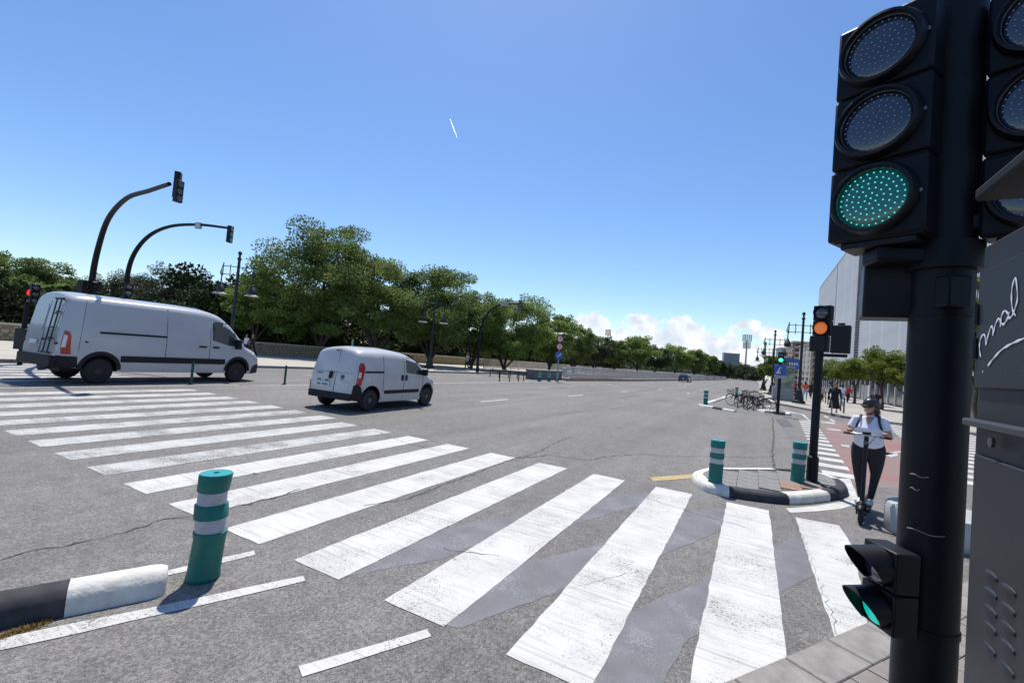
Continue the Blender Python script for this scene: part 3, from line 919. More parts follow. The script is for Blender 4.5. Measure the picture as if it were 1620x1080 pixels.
for a, b in zip(WP, WP[1:]):
    a, b = Vector((*a, 0.12)), Vector((*b, 0.12))
    L = (b - a).length; t = (b - a).normalized(); c = (a + b) / 2
    an = math.atan2(t.y, t.x)
    core.box((c.x, c.y, 0.12 + 0.5), (L, 0.4, 1.0), an)
    k = int(L / 1.2)
    for i in range(k):
        p = a + t * ((i + 0.5) * L / k)
        MB().box((p.x, p.y, 1.12 + 0.07), (L / k - 0.012, 0.52, 0.14), an).build('coping_stone', COPE, wall, smooth=None)
    nrm = Vector((t.y, -t.x, 0))
    s = 0.0
    row = 0
    for row in range(4):
        s = 0.1 * row
        while s < L - 0.2:
            wd = random.uniform(0.2, 0.42)
            p = a + t * (s + wd / 2) + nrm * 0.2 + Vector((0, 0, 0.13 + row * 0.25))
            near = (-6 < p.y < 22)
            if near and nst < 290 and s + wd < L:
                o = obj('stone', SM[nst % 8][1], wall, p, an)
                o.scale = (wd * 0.9, 0.06, 0.22)
                nst += 1
            else:
                (vv, ff) = random.choice(SM)[0]
                ca, sa = math.cos(an), math.sin(an)
                rest.add([(p.x + x * wd * 0.9 * ca - y * 0.06 * sa, p.y + x * wd * 0.9 * sa + y * 0.06 * ca, p.z + z * 0.22) for x, y, z in vv], ff)
            s += wd + 0.03
core.build('core', MORT, wall, smooth=None)
rest.build('stonework', STONE, wall, smooth=None, kind='stuff')

# ------------------------------------------------------------ vans and cars
def interp(tab, x):
    if x <= tab[0][0]: return tab[0][1]
    for (a, va), (b, vb) in zip(tab, tab[1:]):
        if x <= b:
            t = (x - a) / (b - a)
            return va + (vb - va) * t
    return tab[-1][1]
class Vehicle:
    """closed body lofted along x (rear = 0, front = L); s.side(x, z) gives the half width there"""
    def __init__(s, root, L, top, width, bottom, belt, tumble, lean, rnd, paint):
        s.root, s.L, s.top, s.width, s.bottom, s.belt, s.tumble, s.lean, s.rnd, s.paint = root, L, top, width, bottom, belt, tumble, lean, rnd, paint
    def side(s, x, z):
        w_ = interp(s.width, x)
        zt = interp(s.top, x)
        zb = interp(s.bottom, x)
        k = 1.0
        if z > s.belt: k -= s.tumble * ((z - s.belt) / (s.top_max - s.belt)) ** 1.25
        if z < zb + 0.3: k -= 0.05 * ((zb + 0.3 - z) / 0.3) ** 2
        rn = min(s.rnd, (zt - zb) * 0.5)
        zr = zt - rn
        if z > zr: k *= max(0.0, 1 - min(1, (z - zr) / rn) ** 2.6) ** (1 / 2.6)
        return w_ * k
    def shear(s, x, z):
        f = max(0, 1 - x / 1.2)
        return x + f * interp(s.lean, z)
    def body(s, wheels, wr):
        s.top_max = max(v for _, v in s.top)
        xs = s.stations
        ring_n = None
        vv = []; ff = []
        for i, x in enumerate(xs):
            zt = interp(s.top, x); zb = interp(s.bottom, x)
            zs = [zb + (zt - zb) * q for q in (0, .06, .14, .24, .34, .44, .54, .64, .74, .82, .88, .925, .955, .978, .992, 1.0)]
            half = []
            for z in zs: half.append((s.side(x, z), z))
            half[-1] = (half[-2][0] * 0.72, zt)
            up = [(y, z) for y, z in half]
            ring = [(0, zb)] + up + [(half[-1][0] * 0.5, zt + 0.012)] + [(0, zt + 0.018)]
            ring += [(-y, z) for y, z in ring[1:-1]][::-1]
            ring_n = len(ring)
            for (y, z) in ring: vv.append((s.shear(x, z), y, z))
        n = ring_n
        for i in range(len(xs) - 1):
            for k in range(n):
                ff.append((i * n + k, i * n + (k + 1) % n, (i + 1) * n + (k + 1) % n, (i + 1) * n + k))
        # end caps
        for i, rev in ((0, 1), (len(xs) - 1, 0)):
            cz = sum(vv[i * n + k][2] for k in range(n)) / n
            cxx = sum(vv[i * n + k][0] for k in range(n)) / n
            vv.append((cxx, 0, cz)); c = len(vv) - 1
            for k in range(n):
                f = (i * n + k, i * n + (k + 1) % n, c)
                ff.append(f[::-1] if rev else f)
        m = MB(); m.use(s.paint); m.add(vv, ff); m.use(VBLK)
        m.use(s.paint)
        me = m.mesh('body')
        ob = bpy.data.objects.new('body', me)
        C.objects.link(ob)
        cut = MB()
        for x in wheels:
            for sy in (-1, 1):
                cut.lathe([(wr, -0.3), (wr, 0.3)], 28, c=(x, sy * (s.wmax - 0.02), wr * 0.92), axis='Y')
        co = cut.build('cutter', VBLK, smooth=None)
        bo = ob.modifiers.new('b', 'BOOLEAN')
        bo.operation = 'DIFFERENCE'; bo.object = co; bo.solver = 'EXACT'
        dg = bpy.context.evaluated_depsgraph_get()
        nm = bpy.data.meshes.new_from_object(ob.evaluated_get(dg))
        bpy.data.objects.remove(ob); bpy.data.objects.remove(co)
        if VBLK.name not in [q.name for q in nm.materials]: nm.materials.append(VBLK)
        bi_ = [q.name for q in nm.materials].index(VBLK.name)
        for p in nm.polygons:
            c = p.center
            for x in wheels:
                d = math.hypot(c.x - x, c.z - wr * 0.92)
                if d < wr * 1.002 and abs(c.y) < s.wmax + 0.1 and c.z < wr * 2 and (abs(p.normal.y) < 0.5 or abs(c.y) < s.wmax - 0.25):
                    p.material_index = bi_
            if p.normal.z < -0.7: p.material_index = bi_
        nm.shade_smooth(); nm.set_sharp_from_angle(angle=R(38))
        nm.name = 'body'
        return obj('body', nm, s.root)
    def patch_side(s, name, poly, m, sy=1, off=0.006, parent=None, th=0.0, sub=6):
        """a panel lying on the side of the body, outline given in (x, z)"""
        mb = MB()
        x0 = min(p[0] for p in poly); x1 = max(p[0] for p in poly)
        # cut the outline into vertical slices so that it follows the curve
        def span(x):
            zs = []
            for i in range(len(poly)):
                a, b = poly[i], poly[i - 1]
                if (a[0] <= x < b[0]) or (b[0] <= x < a[0]):
                    zs.append(a[1] + (b[1] - a[1]) * (x - a[0]) / (b[0] - a[0]))
            return (min(zs), max(zs)) if zs else None
        cuts = sorted(set([round(p[0], 4) for p in poly] + [x0 + (x1 - x0) * k / sub for k in range(sub + 1)]))
        rows = []
        for x in cuts:
            q = span(min(max(x, x0 + 1e-4), x1 - 1e-4))
            rows.append((x, q[0], q[1]))
        nz_ = 5
        vv = []; ff = []
        for (x, a, b) in rows:
            for k in range(nz_):
                z = a + (b - a) * k / (nz_ - 1)
                vv.append((s.shear(x, z), sy * (s.side(x, z) + off), z))
        n0 = len(vv)
        nr = len(rows)
        for i in range(nr - 1):
            for k in range(nz_ - 1):
                f = (i * nz_ + k, (i + 1) * nz_ + k, (i + 1) * nz_ + k + 1, i * nz_ + k + 1)
                ff.append(f if sy < 0 else f[::-1])
        # thickness: skirt back towards the body
        rim = [i * nz_ for i in range(nr)] + [(nr - 1) * nz_ + k for k in range(1, nz_)] + [i * nz_ + nz_ - 1 for i in range(nr - 2, -1, -1)] + [k for k in range(nz_ - 2, 0, -1)]
        back = []
        for r_ in rim:
            p = vv[r_]; vv.append((p[0], p[1] - sy * (off + 0.012), p[2])); back.append(len(vv) - 1)
        k = len(rim)
        for i in range(k):
            f = (rim[i], back[i], back[(i + 1) % k], rim[(i + 1) % k])
            ff.append(f if sy < 0 else f[::-1])
        return mb.add(vv, ff).build(name, m, parent or s.root, smooth=45)
    def patch_rear(s, name, poly, m, off=0.006, parent=None):
        """a plate on the rear face, outline in (y, z)"""
        n = len(poly)
        pts = [(interp(s.lean, z) - off, y, z) for y, z in poly] + [(interp(s.lean, z) + 0.02, y, z) for y, z in poly]
        A = sum(poly[i][0] * poly[(i + 1) % n][1] - poly[(i + 1) % n][0] * poly[i][1] for i in range(n))
        f0 = tuple(range(n)) if A < 0 else tuple(range(n))[::-1]
        ff = [f0] + [((k, (k + 1) % n, n + (k + 1) % n, n + k) if A > 0 else (k, n + k, n + (k + 1) % n, (k + 1) % n)) for k in range(n)]
        return MB().add(pts, ff).build(name, m, parent or s.root, smooth=None, bevel=0.02 if name == 'rear_bumper' else 0.0)
    def wheel(s, x, sy, r, wd=0.2, hub=None, ytrack=None):
        y = sy * (ytrack if ytrack else s.wmax - 0.12)
        t = MB().lathe([(r * 0.66, -wd / 2 + 0.01), (r * 0.9, -wd / 2), (r * 0.97, -wd / 2 + 0.03), (r, -wd / 4), (r, wd / 4), (r * 0.97, wd / 2 - 0.03), (r * 0.9, wd / 2), (r * 0.66, wd / 2 - 0.01)], 32, axis='Y').build('wheel', TYRE, s.root)
        t.location = (x, y, r)
        k = -sy
        rim = MB().lathe([(r * 0.67, sy * (wd / 2 - 0.012)), (r * 0.62, sy * (wd / 2 - 0.005)), (r * 0.55, sy * (wd / 2 - 0.035)), (r * 0.30, sy * (wd / 2 - 0.03)), (r * 0.24, sy * (wd / 2 - 0.008)), (r * 0.10, sy * (wd / 2 - 0.004)), (r * 0.02, sy * (wd / 2 - 0.002))], 24, axis='Y')
        for q in range(8):
            a = q * math.pi / 4
            rim.use(hub or STEEL)
            rim.box((r * 0.43 * math.cos(a), sy * (wd / 2 - 0.03), r * 0.43 * math.sin(a)), (r * 0.09, 0.014, r * 0.09))
        rim.mi = [0] * len(rim.f); rim.mats = []
        rim.build('rim', hub or STEEL, t)
        return t
def rr(x0, z0, x1, z1, r=0.03):
    """rectangle with clipped corners"""
    return [(x0 + r, z0), (x1 - r, z0), (x1, z0 + r), (x1, z1 - r), (x1 - r, z1), (x0 + r, z1), (x0, z1 - r), (x0, z0 + r)]
SEAM = mat('panel_gap', (0.12, 0.12, 0.125), 0.7)

def big_van():
    t = thing('panel_van', 'large white high-roof panel van with black side rail and rear ladder', 'van')
    v = Vehicle(t, 6.1,
                top=[(0, 2.40), (0.06, 2.44), (0.4, 2.47), (3.2, 2.47), (3.9, 2.44), (4.3, 2.34), (4.65, 2.12), (5.25, 1.48), (5.32, 1.36), (5.75, 1.20), (5.98, 1.02), (6.08, 0.80), (6.12, 0.62)],
                width=[(0, 0.90), (0.05, 0.95), (0.14, 0.99), (0.5, 1.01), (4.6, 1.01), (5.2, 0.98), (5.7, 0.90), (6.0, 0.76), (6.12, 0.60)],
                bottom=[(0, 0.50), (0.5, 0.42), (1.0, 0.34), (4.5, 0.32), (5.6, 0.28), (6.12, 0.30)],
                belt=1.25, tumble=0.15, lean=[(0.4, 0.0), (1.0, 0.02), (2.45, 0.22)], rnd=0.26, paint=VANW)
    v.stations = [0, 0.02, 0.05, 0.14, 0.3, 0.5, 0.8, 1.1, 1.5, 2, 2.5, 3, 3.4, 3.8, 4.1, 4.3, 4.5, 4.7, 4.95, 5.2, 5.3, 5.45, 5.6, 5.75, 5.9, 6.0, 6.07, 6.12]
    v.wmax = 1.01
    WX = (0.98, 5.05)
    v.body(WX, 0.43)
    for x in WX:
        for sy in (-1, 1): v.wheel(x, sy, 0.355, 0.21, mat('black_rim', (0.02, 0.02, 0.021), 0.5), 0.87)
    for sy in (-1, 1):
        v.patch_side('rub_strip', rr(1.45, 0.62, 4.55, 0.80, 0.02), VBLK, sy, 0.018)
        v.patch_side('door_rail', rr(0.88, 1.40, 2.62, 1.455, 0.01), VBLK, sy, 0.02)
        for x in (2.62, 3.98): v.patch_side('seam', [(x - 0.008, 0.36), (x + 0.008, 0.36), (x + 0.008, 2.28), (x - 0.008, 2.28)], SEAM, sy, 0.007)
        v.patch_side('seam', [(0.45, 0.9), (0.458, 0.9), (0.458, 2.25), (0.45, 2.25)], SEAM, sy, 0.007)
        v.patch_side('window', [(4.05, 1.42), (4.62, 1.28), (4.98, 1.26), (5.02, 1.36), (4.78, 1.86), (4.62, 2.02), (4.50, 2.05), (4.12, 2.06), (4.04, 2.0)], GLASS, sy, 0.006)
        v.patch_side('door_handle', rr(3.62, 1.16, 3.86, 1.215, 0.015), VBLK, sy, 0.03)
        v.patch_side('door_handle', rr(4.08, 1.16, 4.30, 1.215, 0.015), VBLK, sy, 0.03)
        v.patch_side('front_bumper', [(5.62, 0.30), (6.08, 0.32), (6.09, 0.60), (5.95, 0.66), (5.70, 0.56)], VBLK, sy, 0.012)
        v.patch_side('headlight', [(5.62, 0.98), (5.78, 0.86), (5.98, 0.84), (5.99, 0.96), (5.75, 1.10)], WHLT, sy, 0.010)
        v.patch_side('tail_light', [(0.10, 0.80), (0.30, 0.80), (0.28, 0.95), (0.24, 1.3), (0.17, 1.40), (0.08, 1.42), (0.07, 1.1)], REDLT, sy, 0.014)
        v.patch_side('reversing_lamp', [(0.085, 0.98), (0.17, 0.98), (0.16, 1.28), (0.085, 1.32)], WHLT, sy, 0.02)
        v.patch_side('filler_lock', rr(0.56, 1.13, 0.64, 1.165, 0.01), VBLK, sy, 0.012)
        mr = MB().box((4.93, sy * 1.10, 1.34), (0.14, 0.22, 0.34)).build('mirror', VBLK, t, bevel=0.03)
        # wheel arch lips
        for x in WX:
            arc = [(x + 0.455 * math.cos(q), 0.40 + 0.455 * math.sin(q)) for q in [math.pi * k / 12 for k in range(-0, 13)]]
            pts = [(a, sy * (v.side(a, max(0.45, z)) + 0.004), z) for a, z in arc]
            MB().tube(pts, (0.055, 0.022), 6).build('arch_trim', VBLK, t)
    v.patch_rear('rear_bumper', [(-0.94, 0.46), (0.94, 0.46), (0.96, 0.74), (-0.96, 0.74)], VBLK, 0.09)
    for sy in (-1, 1):
        v.patch_side('bumper_corner', [(0.0, 0.46), (0.48, 0.44), (0.44, 0.74), (0.02, 0.76)], VBLK, sy, 0.035)
        v.patch_rear('hinge', [(sy * 0.86, 1.05), (sy * 0.93, 1.05), (sy * 0.93, 1.10), (sy * 0.86, 1.10)], VBLK, 0.02)
    v.patch_rear('door_gap', [(-0.006, 0.76), (0.006, 0.76), (0.006, 2.2), (-0.006, 2.2)], SEAM, 0.003)
    v.patch_rear('rear_panel', rr(-0.82, 1.40, -0.06, 2.10, 0.06), VANW, 0.010)
    v.patch_rear('number_plate', rr(0.18, 1.00, 0.58, 1.12, 0.01), PLATE, 0.018)
    v.patch_rear('rear_panel', rr(0.06, 1.40, 0.82, 2.10, 0.06), VANW, 0.010)
    v.patch_rear('door_handle', rr(-0.24, 1.12, -0.10, 1.17, 0.01), VBLK, 0.03)
    # ladder on the right rear door
    ld = MB()
    lx = lambda z: interp(v.lean, z) - 0.09
    for y in (-0.50, -0.74): ld.tube([(lx(0.82), y, 0.82), (lx(2.25), y, 2.25)], 0.018, 8)
    for z in (0.82, 1.15, 1.48, 1.85, 2.25): ld.tube([(lx(z), -0.42 if z in (0.82, 2.25) else -0.50, z), (lx(z), -0.86 if z in (0.82, 2.25) else -0.74, z)], 0.018 if z not in (0.82, 2.25) else 0.028, 8)
    for z in (1.2, 1.9): ld.tube([(lx(z), -0.62, z), (lx(z) + 0.1, -0.62, z)], 0.02, 8)
    ld.build('ladder', IRON, t)
    # windscreen
    mb = MB()
    vv = []; ff = []
    xs_ = [4.55 + 0.7 * k / 8 for k in range(9)]
    for x in xs_:
        zt = interp(v.top, x) + 0.02
        for q in (-1, -.5, 0, .5, 1): vv.append((x, q * v.side(x, zt - 0.14) * 0.86, zt + (0.018 if abs(q) < 1 else -0.01)))
    for i in range(8):
        for k in range(4): ff.append((i * 5 + k, (i + 1) * 5 + k, (i + 1) * 5 + k + 1, i * 5 + k + 1))
    mb.add(vv, ff).build('windscreen', GLASS, t)
    MB().tube([(0.25, -0.3, 0.45), (0.10, -0.28, 0.36), (-0.02, -0.2, 0.34)], 0.03, 8).build('exhaust', STEEL, t)
    MB().box((0.7, 0, 0.38), (0.9, 1.3, 0.12)).build('underframe', VBLK, t)
    return t
bv = big_van()
# rear wheel sits at x = 1.25: place from the measured wheel contacts
ra, fa = Vector((*(-16.723, 5.848), 0)), Vector((-17.02, 9.95, 0))
dr = (fa - ra).normalized()
side_n = Vector((-dr.y, dr.x, 0))
bv.rotation_euler = (0, 0, math.atan2(dr.y, dr.x))
bv.scale = (1.02, 1.02, 1.045)
bv.location = ra + side_n * 0.95 - dr * 0.98

def small_van():
    t = thing('delivery_van', 'small white delivery van with red tail light crossing the junction', 'van')
    v = Vehicle(t, 3.86,
                top=[(0, 1.60), (0.05, 1.66), (0.3, 1.70), (1.5, 1.71), (2.1, 1.66), (2.5, 1.54), (2.85, 1.32), (3.18, 1.08), (3.45, 0.98), (3.68, 0.86), (3.80, 0.70), (3.86, 0.52)],
                width=[(0, 0.74), (0.04, 0.79), (0.12, 0.83), (0.4, 0.85), (2.8, 0.855), (3.3, 0.82), (3.6, 0.72), (3.78, 0.60), (3.86, 0.46)],
                bottom=[(0, 0.34), (0.4, 0.28), (0.9, 0.24), (2.8, 0.22), (3.4, 0.22), (3.86, 0.26)],
                belt=0.95, tumble=0.17, lean=[(0.3, 0.0), (0.8, 0.02), (1.7, 0.20)], rnd=0.22, paint=VANW2)
    v.stations = [0, 0.02, 0.05, 0.12, 0.25, 0.4, 0.65, 0.9, 1.2, 1.5, 1.8, 2.1, 2.3, 2.5, 2.7, 2.85, 3.0, 3.18, 3.3, 3.45, 3.58, 3.68, 3.76, 3.82, 3.86]
    v.wmax = 0.855
    WX = (0.62, 3.14)
    v.body(WX, 0.365)
    for x in WX:
        for sy in (-1, 1): v.wheel(x, sy, 0.30, 0.18, STEEL, 0.745)
    for sy in (-1, 1):
        v.patch_side('rub_strip', rr(1.12, 0.46, 2.66, 0.56, 0.01), VBLK, sy, 0.014)
        v.patch_side('door_rail', rr(0.30, 1.04, 1.05, 1.09, 0.01), VBLK, sy, 0.012)
        for x in (1.05, 1.93): v.patch_side('seam', [(x - 0.006, 0.30), (x + 0.006, 0.30), (x + 0.006, 1.50), (x - 0.006, 1.50)], SEAM, sy, 0.007)
        v.patch_side('seam', [(2.84, 0.30), (2.852, 0.30), (2.852, 0.98), (2.84, 0.98)], SEAM, sy, 0.007)
        v.patch_side('window', [(2.03, 1.06), (2.70, 1.00), (2.80, 1.03), (2.80, 1.10), (2.54, 1.36), (2.38, 1.47), (2.26, 1.50), (2.03, 1.52)], GLASS, sy, 0.006)
        v.patch_side('door_handle', rr(1.80, 0.82, 1.88, 1.00, 0.03), VBLK, sy, 0.02)
        v.patch_side('door_handle', rr(1.98, 0.82, 2.06, 1.00, 0.03), VBLK, sy, 0.02)
        v.patch_side('fuel_cap', [(0.52 + 0.09 * math.cos(q), 0.90 + 0.09 * math.sin(q)) for q in [k * math.pi / 6 for k in range(12)]], KW, sy, 0.006)
        v.patch_side('tail_light', [(0.06, 0.72), (0.20, 0.70), (0.24, 0.86), (0.28, 1.16), (0.22, 1.28), (0.10, 1.30), (0.07, 1.20)], REDLT, sy, 0.016)
        v.patch_side('lamp_lens', [(0.075, 0.92), (0.16, 0.90), (0.16, 1.04), (0.09, 1.06)], WHLT, sy, 0.022)
        v.patch_side('bumper_corner', [(0.0, 0.32), (0.30, 0.27), (0.30, 0.42), (0.20, 0.66), (0.09, 0.74), (0.02, 0.70)], VBLK, sy, 0.03)
        v.patch_side('front_bumper', [(3.52, 0.24), (3.84, 0.27), (3.84, 0.50), (3.72, 0.56), (3.55, 0.46)], VBLK, sy, 0.02)
        v.patch_side('headlight', [(3.38, 0.86), (3.50, 0.72), (3.72, 0.66), (3.74, 0.76), (3.56, 0.90)], WHLT, sy, 0.012)
        MB().box((2.80, sy * 0.94, 1.08), (0.12, 0.18, 0.20)).build('mirror', VBLK, t, bevel=0.03)
        for x in WX:
            arc = [(x + 0.385 * math.cos(q), 0.34 + 0.385 * math.sin(q)) for q in [math.pi * k / 12 for k in range(0, 13)]]
            MB().tube([(a, sy * (v.side(a, max(0.3, z)) + 0.0), z) for a, z in arc], (0.022, 0.015), 6).build('arch_trim', VBLK if x > 1 else VANW2, t)
    v.patch_rear('rear_bumper', [(-0.74, 0.30), (0.74, 0.30), (0.76, 0.48), (-0.76, 0.48)], VBLK, 0.045)
    v.patch_rear('door_gap', [(-0.100, 0.5), (-0.09, 0.5), (-0.09, 1.52), (-0.100, 1.52)], SEAM, 0.003)
    v.patch_rear('door_gap', [(-0.66, 1.00), (0.66, 1.00), (0.66, 1.006), (-0.66, 1.006)], SEAM, 0.003)
    v.patch_rear('door_handle', rr(0.02, 0.82, 0.10, 1.02, 0.03), VBLK, 0.03)
    npl = v.patch_rear('number_plate', rr(0.06, 0.60, 0.58, 0.72, 0.01), PLATE, 0.014)
    for k, (a, b) in enumerate([(0.10, 0.14), (0.155, 0.195), (0.21, 0.25), (0.265, 0.305), (0.36, 0.40), (0.415, 0.455), (0.47, 0.51)]):
        v.patch_rear('character', [(a, 0.625), (b, 0.625), (b, 0.69), (a + 0.008, 0.69)], PLTXT, 0.017, npl)
    for a in (0.12, 0.40): v.patch_rear('plate_lamp', rr(a, 0.76, a + 0.1, 0.78, 0.004), VBLK, 0.02)
    # round emblem with a word bar below, on the right rear door
    v.patch_rear('emblem', [(-0.36 + 0.055 * math.cos(q), 0.90 + 0.055 * math.sin(q)) for q in [k * math.pi / 8 for k in range(16)]], mat('emblem_dark', (0.10, 0.09, 0.12), 0.3, metal=0.5), 0.012)
    txt = []
    def word(body, loc_y, z, size, m):
        cu = bpy.data.curves.new('lettering', 'FONT')
        cu.body = body; cu.size = size; cu.align_x = 'CENTER'; cu.extrude = 0.002
        cu.materials.append(m)
        o = bpy.data.objects.new('lettering', cu)
        C.objects.link(o); o.parent = t
        o.rotation_euler = (R(90), 0, R(-90))
        me = bpy.data.meshes.new_from_object(o.evaluated_get(bpy.context.evaluated_depsgraph_get()))
        bpy.data.objects.remove(o)
        o = obj('lettering', me, t)
        o.rotation_euler = (R(90), 0, R(-90))
        o.location = (interp(v.lean, z) - 0.014, loc_y, z)
        return o
    word('FIORINO', 0.46, 0.93, 0.06, SEAM)
    word('FIAT', -0.36, 0.79, 0.055, SEAM)
    v.patch_rear('brake_lamp', rr(-0.12, 1.575, 0.06, 1.60, 0.005), REDLT, 0.03)
    mb = MB(); vv = []; ff = []
    for k in range(9):
        x = 2.36 + 0.78 * k / 8
        zt = interp(v.top, x) + 0.02
        for q in (-1, -.5, 0, .5, 1): vv.append((x, q * v.side(x, zt - 0.12) * 0.85, zt + (0.018 if abs(q) < 1 else -0.01)))
    for i in range(8):
        for k in range(4): ff.append((i * 5 + k, (i + 1) * 5 + k, (i + 1) * 5 + k + 1, i * 5 + k + 1))
    mb.add(vv, ff).build('windscreen', GLASS, t)
    MB().box((1.9, 0, 0.27), (2.4, 1.1, 0.10)).build('underframe', VBLK, t)
    return t
sv_ = small_van()
ra, fa = Vector((*(-9.097, 8.878), 0)), Vector((*(-9.084, 11.344), 0))
ra = ra + Vector((0, 0.10, 0))
dr = Vector((-0.06, 1, 0)).normalized()
side_n = Vector((-dr.y, dr.x, 0))
sv_.rotation_euler = (0, 0, math.atan2(dr.y, dr.x))
sv_.scale = (1.03, 1.0, 1.0)
sv_.location = ra + side_n * 0.80 - dr * 0.62

def hatchback(label, loc, rz, paint):
    t = thing('hatchback_car', label, 'car', loc, rz)
    v = Vehicle(t, 4.0, top=[(0, 0.95), (0.05, 1.05), (0.45, 1.42), (1.0, 1.50), (1.9, 1.47), (2.3, 1.38), (2.9, 1.02), (3.5, 0.90), (3.85, 0.74), (4.0, 0.55)],
                width=[(0, 0.74), (0.15, 0.84), (0.5, 0.88), (3.2, 0.88), (3.7, 0.80), (4.0, 0.60)],
                bottom=[(0, 0.30), (0.5, 0.22), (3.5, 0.20), (4.0, 0.24)], belt=0.9, tumble=0.24, lean=[(0.3, 0), (1.0, 0.03)], rnd=0.2, paint=paint)
    v.stations = [0, 0.05, 0.15, 0.3, 0.45, 0.7, 1.0, 1.4, 1.9, 2.1, 2.3, 2.6, 2.9, 3.2, 3.5, 3.7, 3.85, 3.95, 4.0]
    v.wmax = 0.88
    v.body((0.7, 3.2), 0.35)
    for x in (0.7, 3.2):
        for sy in (-1, 1): v.wheel(x, sy, 0.31, 0.19, STEEL, 0.77)
    for sy in (-1, 1):
        v.patch_side('window', [(0.55, 1.0), (1.6, 0.98), (1.6, 1.36), (0.7, 1.36)], GLASS, sy, 0.006)
        v.patch_side('window', [(1.66, 0.98), (2.7, 0.96), (2.2, 1.32), (1.66, 1.36)], GLASS, sy, 0.006)
        v.patch_side('tail_light', [(0.06, 0.78), (0.25, 0.80), (0.25, 0.95), (0.10, 0.98)], REDLT, sy, 0.01)
    mb = MB(); vv = []; ff = []
    for k in range(5):
        x = 0.08 + 0.36 * k / 4
        zt = interp(v.top, x) + 0.02
        for q in (-1, 0, 1): vv.append((v.shear(x, zt), q * 0.6, zt + 0.02))
    for i in range(4):
        for k in range(2): ff.append((i * 3 + k, (i + 1) * 3 + k, (i + 1) * 3 + k + 1, i * 3 + k + 1))
    mb.add(vv, ff).build('rear_window', GLASS, t)
    v.patch_rear('number_plate', rr(-0.26, 0.56, 0.26, 0.67, 0.01), PLATE, 0.02)
    return t
hatchback('dark blue hatchback driving away along the railing', (-11.188, 87.408), R(86), mat('dark_blue_paint', (0.02, 0.035, 0.06), 0.25, coat=0.8))

# ------------------------------------------------------------ signals in the foreground
PB = Vector((0.542, 1.999, 1.794)); PB.z = 0.035
pole = thing('signal_mast', 'thick charcoal signal mast in the foreground carrying the green traffic light', 'traffic signal pole', PB)
MB().lathe([(0.082, 0), (0.082, 4.3)], 48).build('pole', POLE, pole)
MB().lathe([(0.084, 0.0), (0.1, 0.0), (0.1, 0.62), (0.096, 0.64), (0.083, 0.645)], 48).build('sleeve', mat('sleeve_paint', (0.028, 0.03, 0.036), 0.5, bump=0.1, bscale=80), pole)
sc_ = MB()
for z, a0, a1 in ((1.475, 3.75, 4.35), (1.43, 3.78, 4.1), (1.30, 3.75, 4.9)):
    P_ = [(0.0828 * math.cos(a0 + (a1 - a0) * k / 12), 0.0828 * math.sin(a0 + (a1 - a0) * k / 12), z + 0.003 * math.sin(k * 0.6)) for k in range(13)]
    sc_.tube(P_, 0.0012, 4)
sc_.build('scratch', mat('scratch_grey', (0.35, 0.33, 0.28), 0.8), pole)
for z in (0.98, 2.0): MB().lathe([(0.0825, 0), (0.0855, 0), (0.0855, 0.02), (0.0825, 0.02)], 40, c=(0, 0, z)).build('band_clamp', POLE, pole)

def lens_unit(parent, c, r, lit, leds=True, dome=0.012):
    """round lamp in local x-z plane facing -y"""
    x, y, z = c
    hs = MB().lathe([(r * 1.24, 0.03), (r * 1.24, -0.012), (r * 1.16, -0.034), (r * 1.07, -0.036), (r * 1.04, -0.018), (r * 1.0, -0.014)], 48, c=(x, y, z), axis='Y', cap=False).build('lamp_ring', BLK, parent)
    prof = [(r * 1.02 * math.cos(q), -0.006 - dome * math.sin(q)) for q in [math.pi / 2 * k / 6 for k in range(6)]] + [(0.001, -0.006 - dome)]
    ln_ = MB().lathe([(a, b) for a, b in prof], 48, c=(x, y, z), axis='Y', cap=False).build('lens', LENSG if lit else LENSD, parent)
    MB().lathe([(r * 1.045, -0.016), (r * 1.03, -0.02), (r * 1.0, -0.014)], 48, c=(x, y, z), axis='Y', cap=False).build('lens_bezel', mat('bezel', (0.12, 0.13, 0.15), 0.25, metal=0.5), parent)
    if leds:
        m = MB()
        ringn = [1, 6, 12, 18, 24, 30]
        for i, n in enumerate(ringn):
            rad = r * 0.90 * i / (len(ringn) - 1)
            for k in range(n):
                a = 2 * math.pi * k / n + i * 0.35
                px, pz = x + rad * math.cos(a), z + rad * math.sin(a)
                yy = y - 0.0065 - dome * math.sqrt(max(0, 1 - (rad / (r * 1.02)) ** 2)) - 0.0005
                m.ball((px, yy, pz), (0.0027, 0.0022, 0.0027), 6, 4)
        m.build('led_array', LEDG if lit else LEDW, parent, kind='stuff')
def rot2(n):  # rotation so that local -y faces direction n
    return math.atan2(n[0], -n[1])
N3 = Vector((-0.485, -0.875)).normalized()
def signal3(label, edge, zb, n, lit, sides=None):
    """three-lamp head; edge = bottom right corner seen from the front"""
    t = thing('traffic_light', label, 'traffic light', (*edge, zb), rot2(n))
    q = 0.262
    for k in range(3):
        MB().box((-q / 2 - 0.005, 0.055, q * (k + 0.5)), (q + 0.010, 0.11, q - 0.007)).build('housing', BLKP, t, bevel=0.010)
        MB().box((-q / 2, 0.06, q * (k + 0.5)), (q * 0.94, 0.09, q + 0.002)).build('joint', BLK, t)
        lens_unit(t, (-q * 0.53, 0.0, q * (k + 0.5)), 0.099, lit == k)
        for sx in (0.03, 0.97):
            MB().lathe([(0.007, -0.006), (0.007, 0.0)], 10, c=(-q * 0.06, 0.0, q * (k + 0.5)), axis='Y').build('latch', STEELL if sx > .5 else BLK, t)
    MB().box((-q / 2, 0.08, -0.012), (q * 0.8, 0.12, 0.022)).build('base_plate', BLK, t, bevel=0.004)
    return t
E1 = Vector((0.445, 1.813, 2.253))
